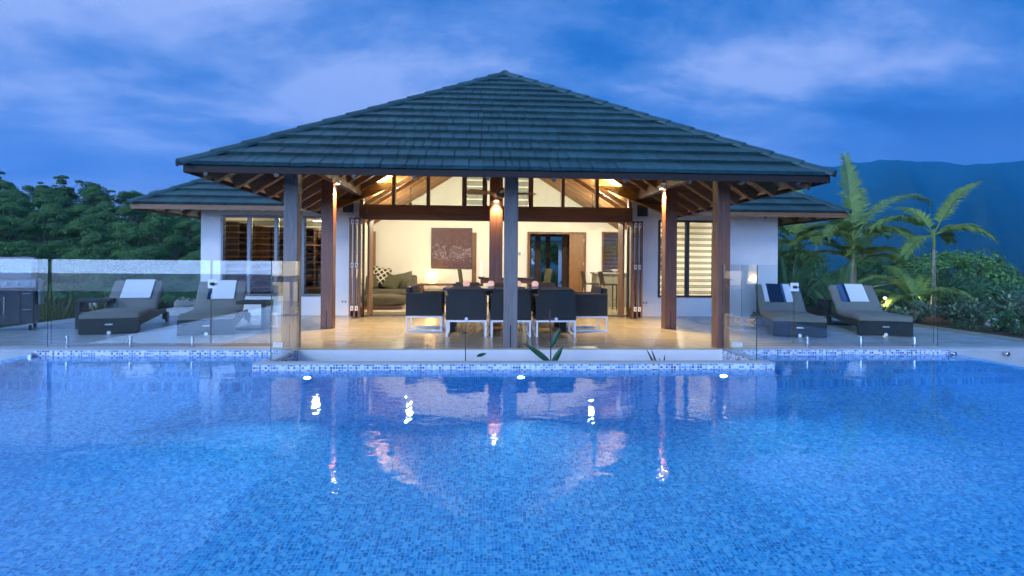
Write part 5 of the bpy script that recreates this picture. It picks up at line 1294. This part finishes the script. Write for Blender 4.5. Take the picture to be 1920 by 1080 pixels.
# left garden: grasses, stones, pebbles
def grass_tuft(label, loc, n, h, m, group, name='grass_tuft', spread=.5):
    t = thing(name, label, 'grass', loc, 0, group); b = MB(); rg = random.Random(int(abs(loc[0]*53+loc[1]*19)))
    for i in range(n):
        a = rg.random()*6.28; q = rg.random()*.18; e = rad(90-rg.random()*58*spread*2); blade_leaf(b, (q*math.cos(a), q*math.sin(a), 0), (math.cos(a)*math.cos(e), math.sin(a)*math.cos(e), math.sin(e)), h*rg.uniform(.6,1.15), .016, 1.0, n=4)
    b.build('blades', M[m], t); return t
gl_ = [(-9.6, 13.4, .9, 'grass tuft just right of the barbecue'), (-10.8, 14.6, 1.0, 'grass tuft behind the barbecue'), (-9.9, 15.2, .9, 'tall grass tuft behind the left side table'), (-12.3, 15.5, 1.0, 'tall grass tuft at the far left of the garden'), (-8.9, 20.5, .8, 'grass tuft beside the house corner'), (-10.8, 18.5, .9, 'grass tuft between the two boulders'), (-8.2, 19.0, .8, 'grass tuft nearest the white house wall')]
for x, y, h, lab in gl_: grass_tuft(lab, (x, y, -.28), 90, h, 'grassb', 'grass tufts in the left garden')
grass_tuft('dry yellow grass tuft beside the pale boulder', (-10.1, 15.3, -.25), 80, .6, 'yellowg', 'grass tufts in the left garden')
for x, y, r, lab in ((-10.4, 16.0, .46, 'large pale boulder behind the white towel lounger'), (-9.3, 18.3, .32, 'smaller grey boulder beside the pebble bed near the house wall')):
    me = rock(rr, r, 3); me.materials.append(M['stone']); tag(link('boulder', me, None, (x, y, -.12), 0, (0,0,1)), lab, 'boulder', 'boulders in the left garden')
me0 = [rock(rr, .06, 1) for _ in range(4)]; V = []; F = []
for i in range(1500):
    x = rr.uniform(-9.4, -6.6); y = rr.uniform(13.5, 18.3); 
    if x + (y-13.5)*.15 < -9.1: continue
    m_ = me0[i % 4]; k = len(V); a = rr.random()*6.28; s = rr.uniform(.5, 1.35); ca_, sa_ = math.cos(a)*s, math.sin(a)*s
    V += [(x+v.co.x*ca_-v.co.y*sa_, y+v.co.x*sa_+v.co.y*ca_, -.23+v.co.z*s) for v in m_.vertices]; F += [[k+j for j in p.vertices] for p in m_.polygons]
tag(link('pebbles', np_mesh('pebbles', V, F, M['pebble'], True)), kind='stuff')
LG = 'low dark bushes in the left garden'
def low_bush(lab, x, y, r, h, grp):
    rg = np.random.default_rng(int(abs(x*10+y*37))); blobs = [(rg.normal()*r*.45, rg.normal()*r*.45, h*(.3+.3*rg.random()), r*(.35+.2*rg.random()), h/r*.8) for _ in range(7)]
    P, D = crown_points(rg, blobs, 1500); P[:,2] = np.maximum(P[:,2], .02); V, F = leaf_cards(P, D, .10, rg)
    t = thing('low_bush', lab, 'bush', (x, y, -.3), 0, grp); link('foliage', np_mesh('foliage', V, F, M['shrub']), t)
    MB().tube([(0,0,0),(0,0,h*.5)], [.04,.02], 6).build('stem', M['bark'], t)
rb = random.Random(12); k = 0
for i in range(26):
    a = rad(-43 + 21*((i*.618) % 1)); r = rb.uniform(21, 27); low_bush('low dark bush in the planting behind the two left loungers', r*math.sin(a), r*math.cos(a), rb.uniform(.8,1.2), rb.uniform(.7,.95), LG)
for i in range(16):
    a = rad(30 + 20*((i*.618) % 1)); r = rb.uniform(21, 28); low_bush('low dark bush behind the palms of the right garden', r*math.sin(a), r*math.cos(a), rb.uniform(.8,1.3), rb.uniform(.9,1.3), 'low dark bushes behind the right garden')

# trough plants in front of the terrace
t = thing('trough_plant', 'thin stem with a dried flower spray rising from the trough, left of the middle post', 'plant', (-.20, 7.62, -.35), 0, 'plants in the pool trough')
MB().tube([(0,0,0),(.005,0,.35),(-.005,0,.64)], [.008,.007,.005], 6).build('stem', M['stem'], t)
b = MB()
for a, e, ln in ((180, 40, .14), (0, 32, .15), (200, 62, .12), (15, 60, .12), (90, 75, .11), (-10, 80, .16), (170, 15, .1)):
    d = Vector((math.cos(rad(a))*math.cos(rad(e)), math.sin(rad(a))*.3, math.sin(rad(e)))); p0 = Vector((-.005,0,.63)); b.tube([p0, p0+d*ln*.6, p0+d*ln+Vector((0,0,.02))], [.005,.004,.002], 5)
    for q in range(4): blade_leaf(b, p0+d*ln*(.45+.16*q), d+Vector((0,0,.4*(q%2))), .04, .012, .2, n=2)
b.build('flower_spray', M['stem'], t); b = MB(); blade_leaf(b, (.16,0,.33), (1,0,.35), .14, .05, .1, ref=(0,1,.3)); b.build('leaf', M['dark leaf'], t)
t = thing('trough_plant', 'plant with three pointed green leaves and a dried flower head before the chairs', 'plant', (.97, 7.62, -.35), 0, 'plants in the pool trough')
MB().tube([(0,0,0),(-.005,0,.5),(-.02,0,.86)], [.010,.008,.005], 6).build('stem', M['stem'], t)
for p, d, ln, wd in (((0,0,.22),(-1,0,.85),.48,.085), ((0,0,.45),(.45,0,1),.30,.075), ((.02,0,.20),(.5,0,1),.32,.085)):
    b = MB(); blade_leaf(b, p, d, ln, wd, .15, .3, ref=(.1,1,.35)); b.build('leaf', M['dark leaf'], t, smooth=True)
b = MB(); rg = random.Random(3)
for i in range(26):
    u = i/26; a = i*2.4; p = Vector((-.02,0,.80+.17*u)); d = Vector((math.cos(a), math.sin(a)*.6, .9)); blade_leaf(b, p, d, .05*(1.25-u), .018, .1, n=2)
for a in (20, 160, 200, -15): b.tube([(-.02,0,.82), (-.02+.1*math.cos(rad(a)), 0, .86+.06*math.sin(rad(a)))], [.003,.001], 4)
b.build('flower_head', simple('dried_flower', (.16,.10,.07), .8, 0, .3, 30), t)
t = thing('trough_plant', 'small withered sprig in the trough near the right terrace post', 'plant', (2.52, 7.62, -.35), 0, 'plants in the pool trough')
b = MB()
for d, ln in (((-.5,0,1), .5), ((-.35,0,1), .46), ((.1,0,1), .36), ((.6,0,.6), .37)): blade_leaf(b, (0,0,0), d, ln, .035, .1, n=5, ref=(0,1,.3))
b.build('leaf', M['stem'], t); MB().tube([(0,0,0),(-.04,0,.3)], [.01,.005], 5).build('stem', M['stem'], t)

# ------------------------------------------------------------------ air
HAZE = 0.000125
hm = bpy.data.materials.new('haze'); hm.use_nodes = True; t_ = hm.node_tree; t_.nodes.clear()
pv = N(t_, 'ShaderNodeVolumePrincipled'); pv.inputs['Density'].default_value = HAZE; pv.inputs['Color'].default_value = (.02,.46,1.0,1); pv.inputs['Anisotropy'].default_value = 0
o_ = N(t_, 'ShaderNodeOutputMaterial'); L(t_, pv.outputs[0], o_.inputs['Volume'])
tag(MB().box(-9100, 9100, -2800, 8990, -66, 1450).build('haze', hm), kind='stuff')
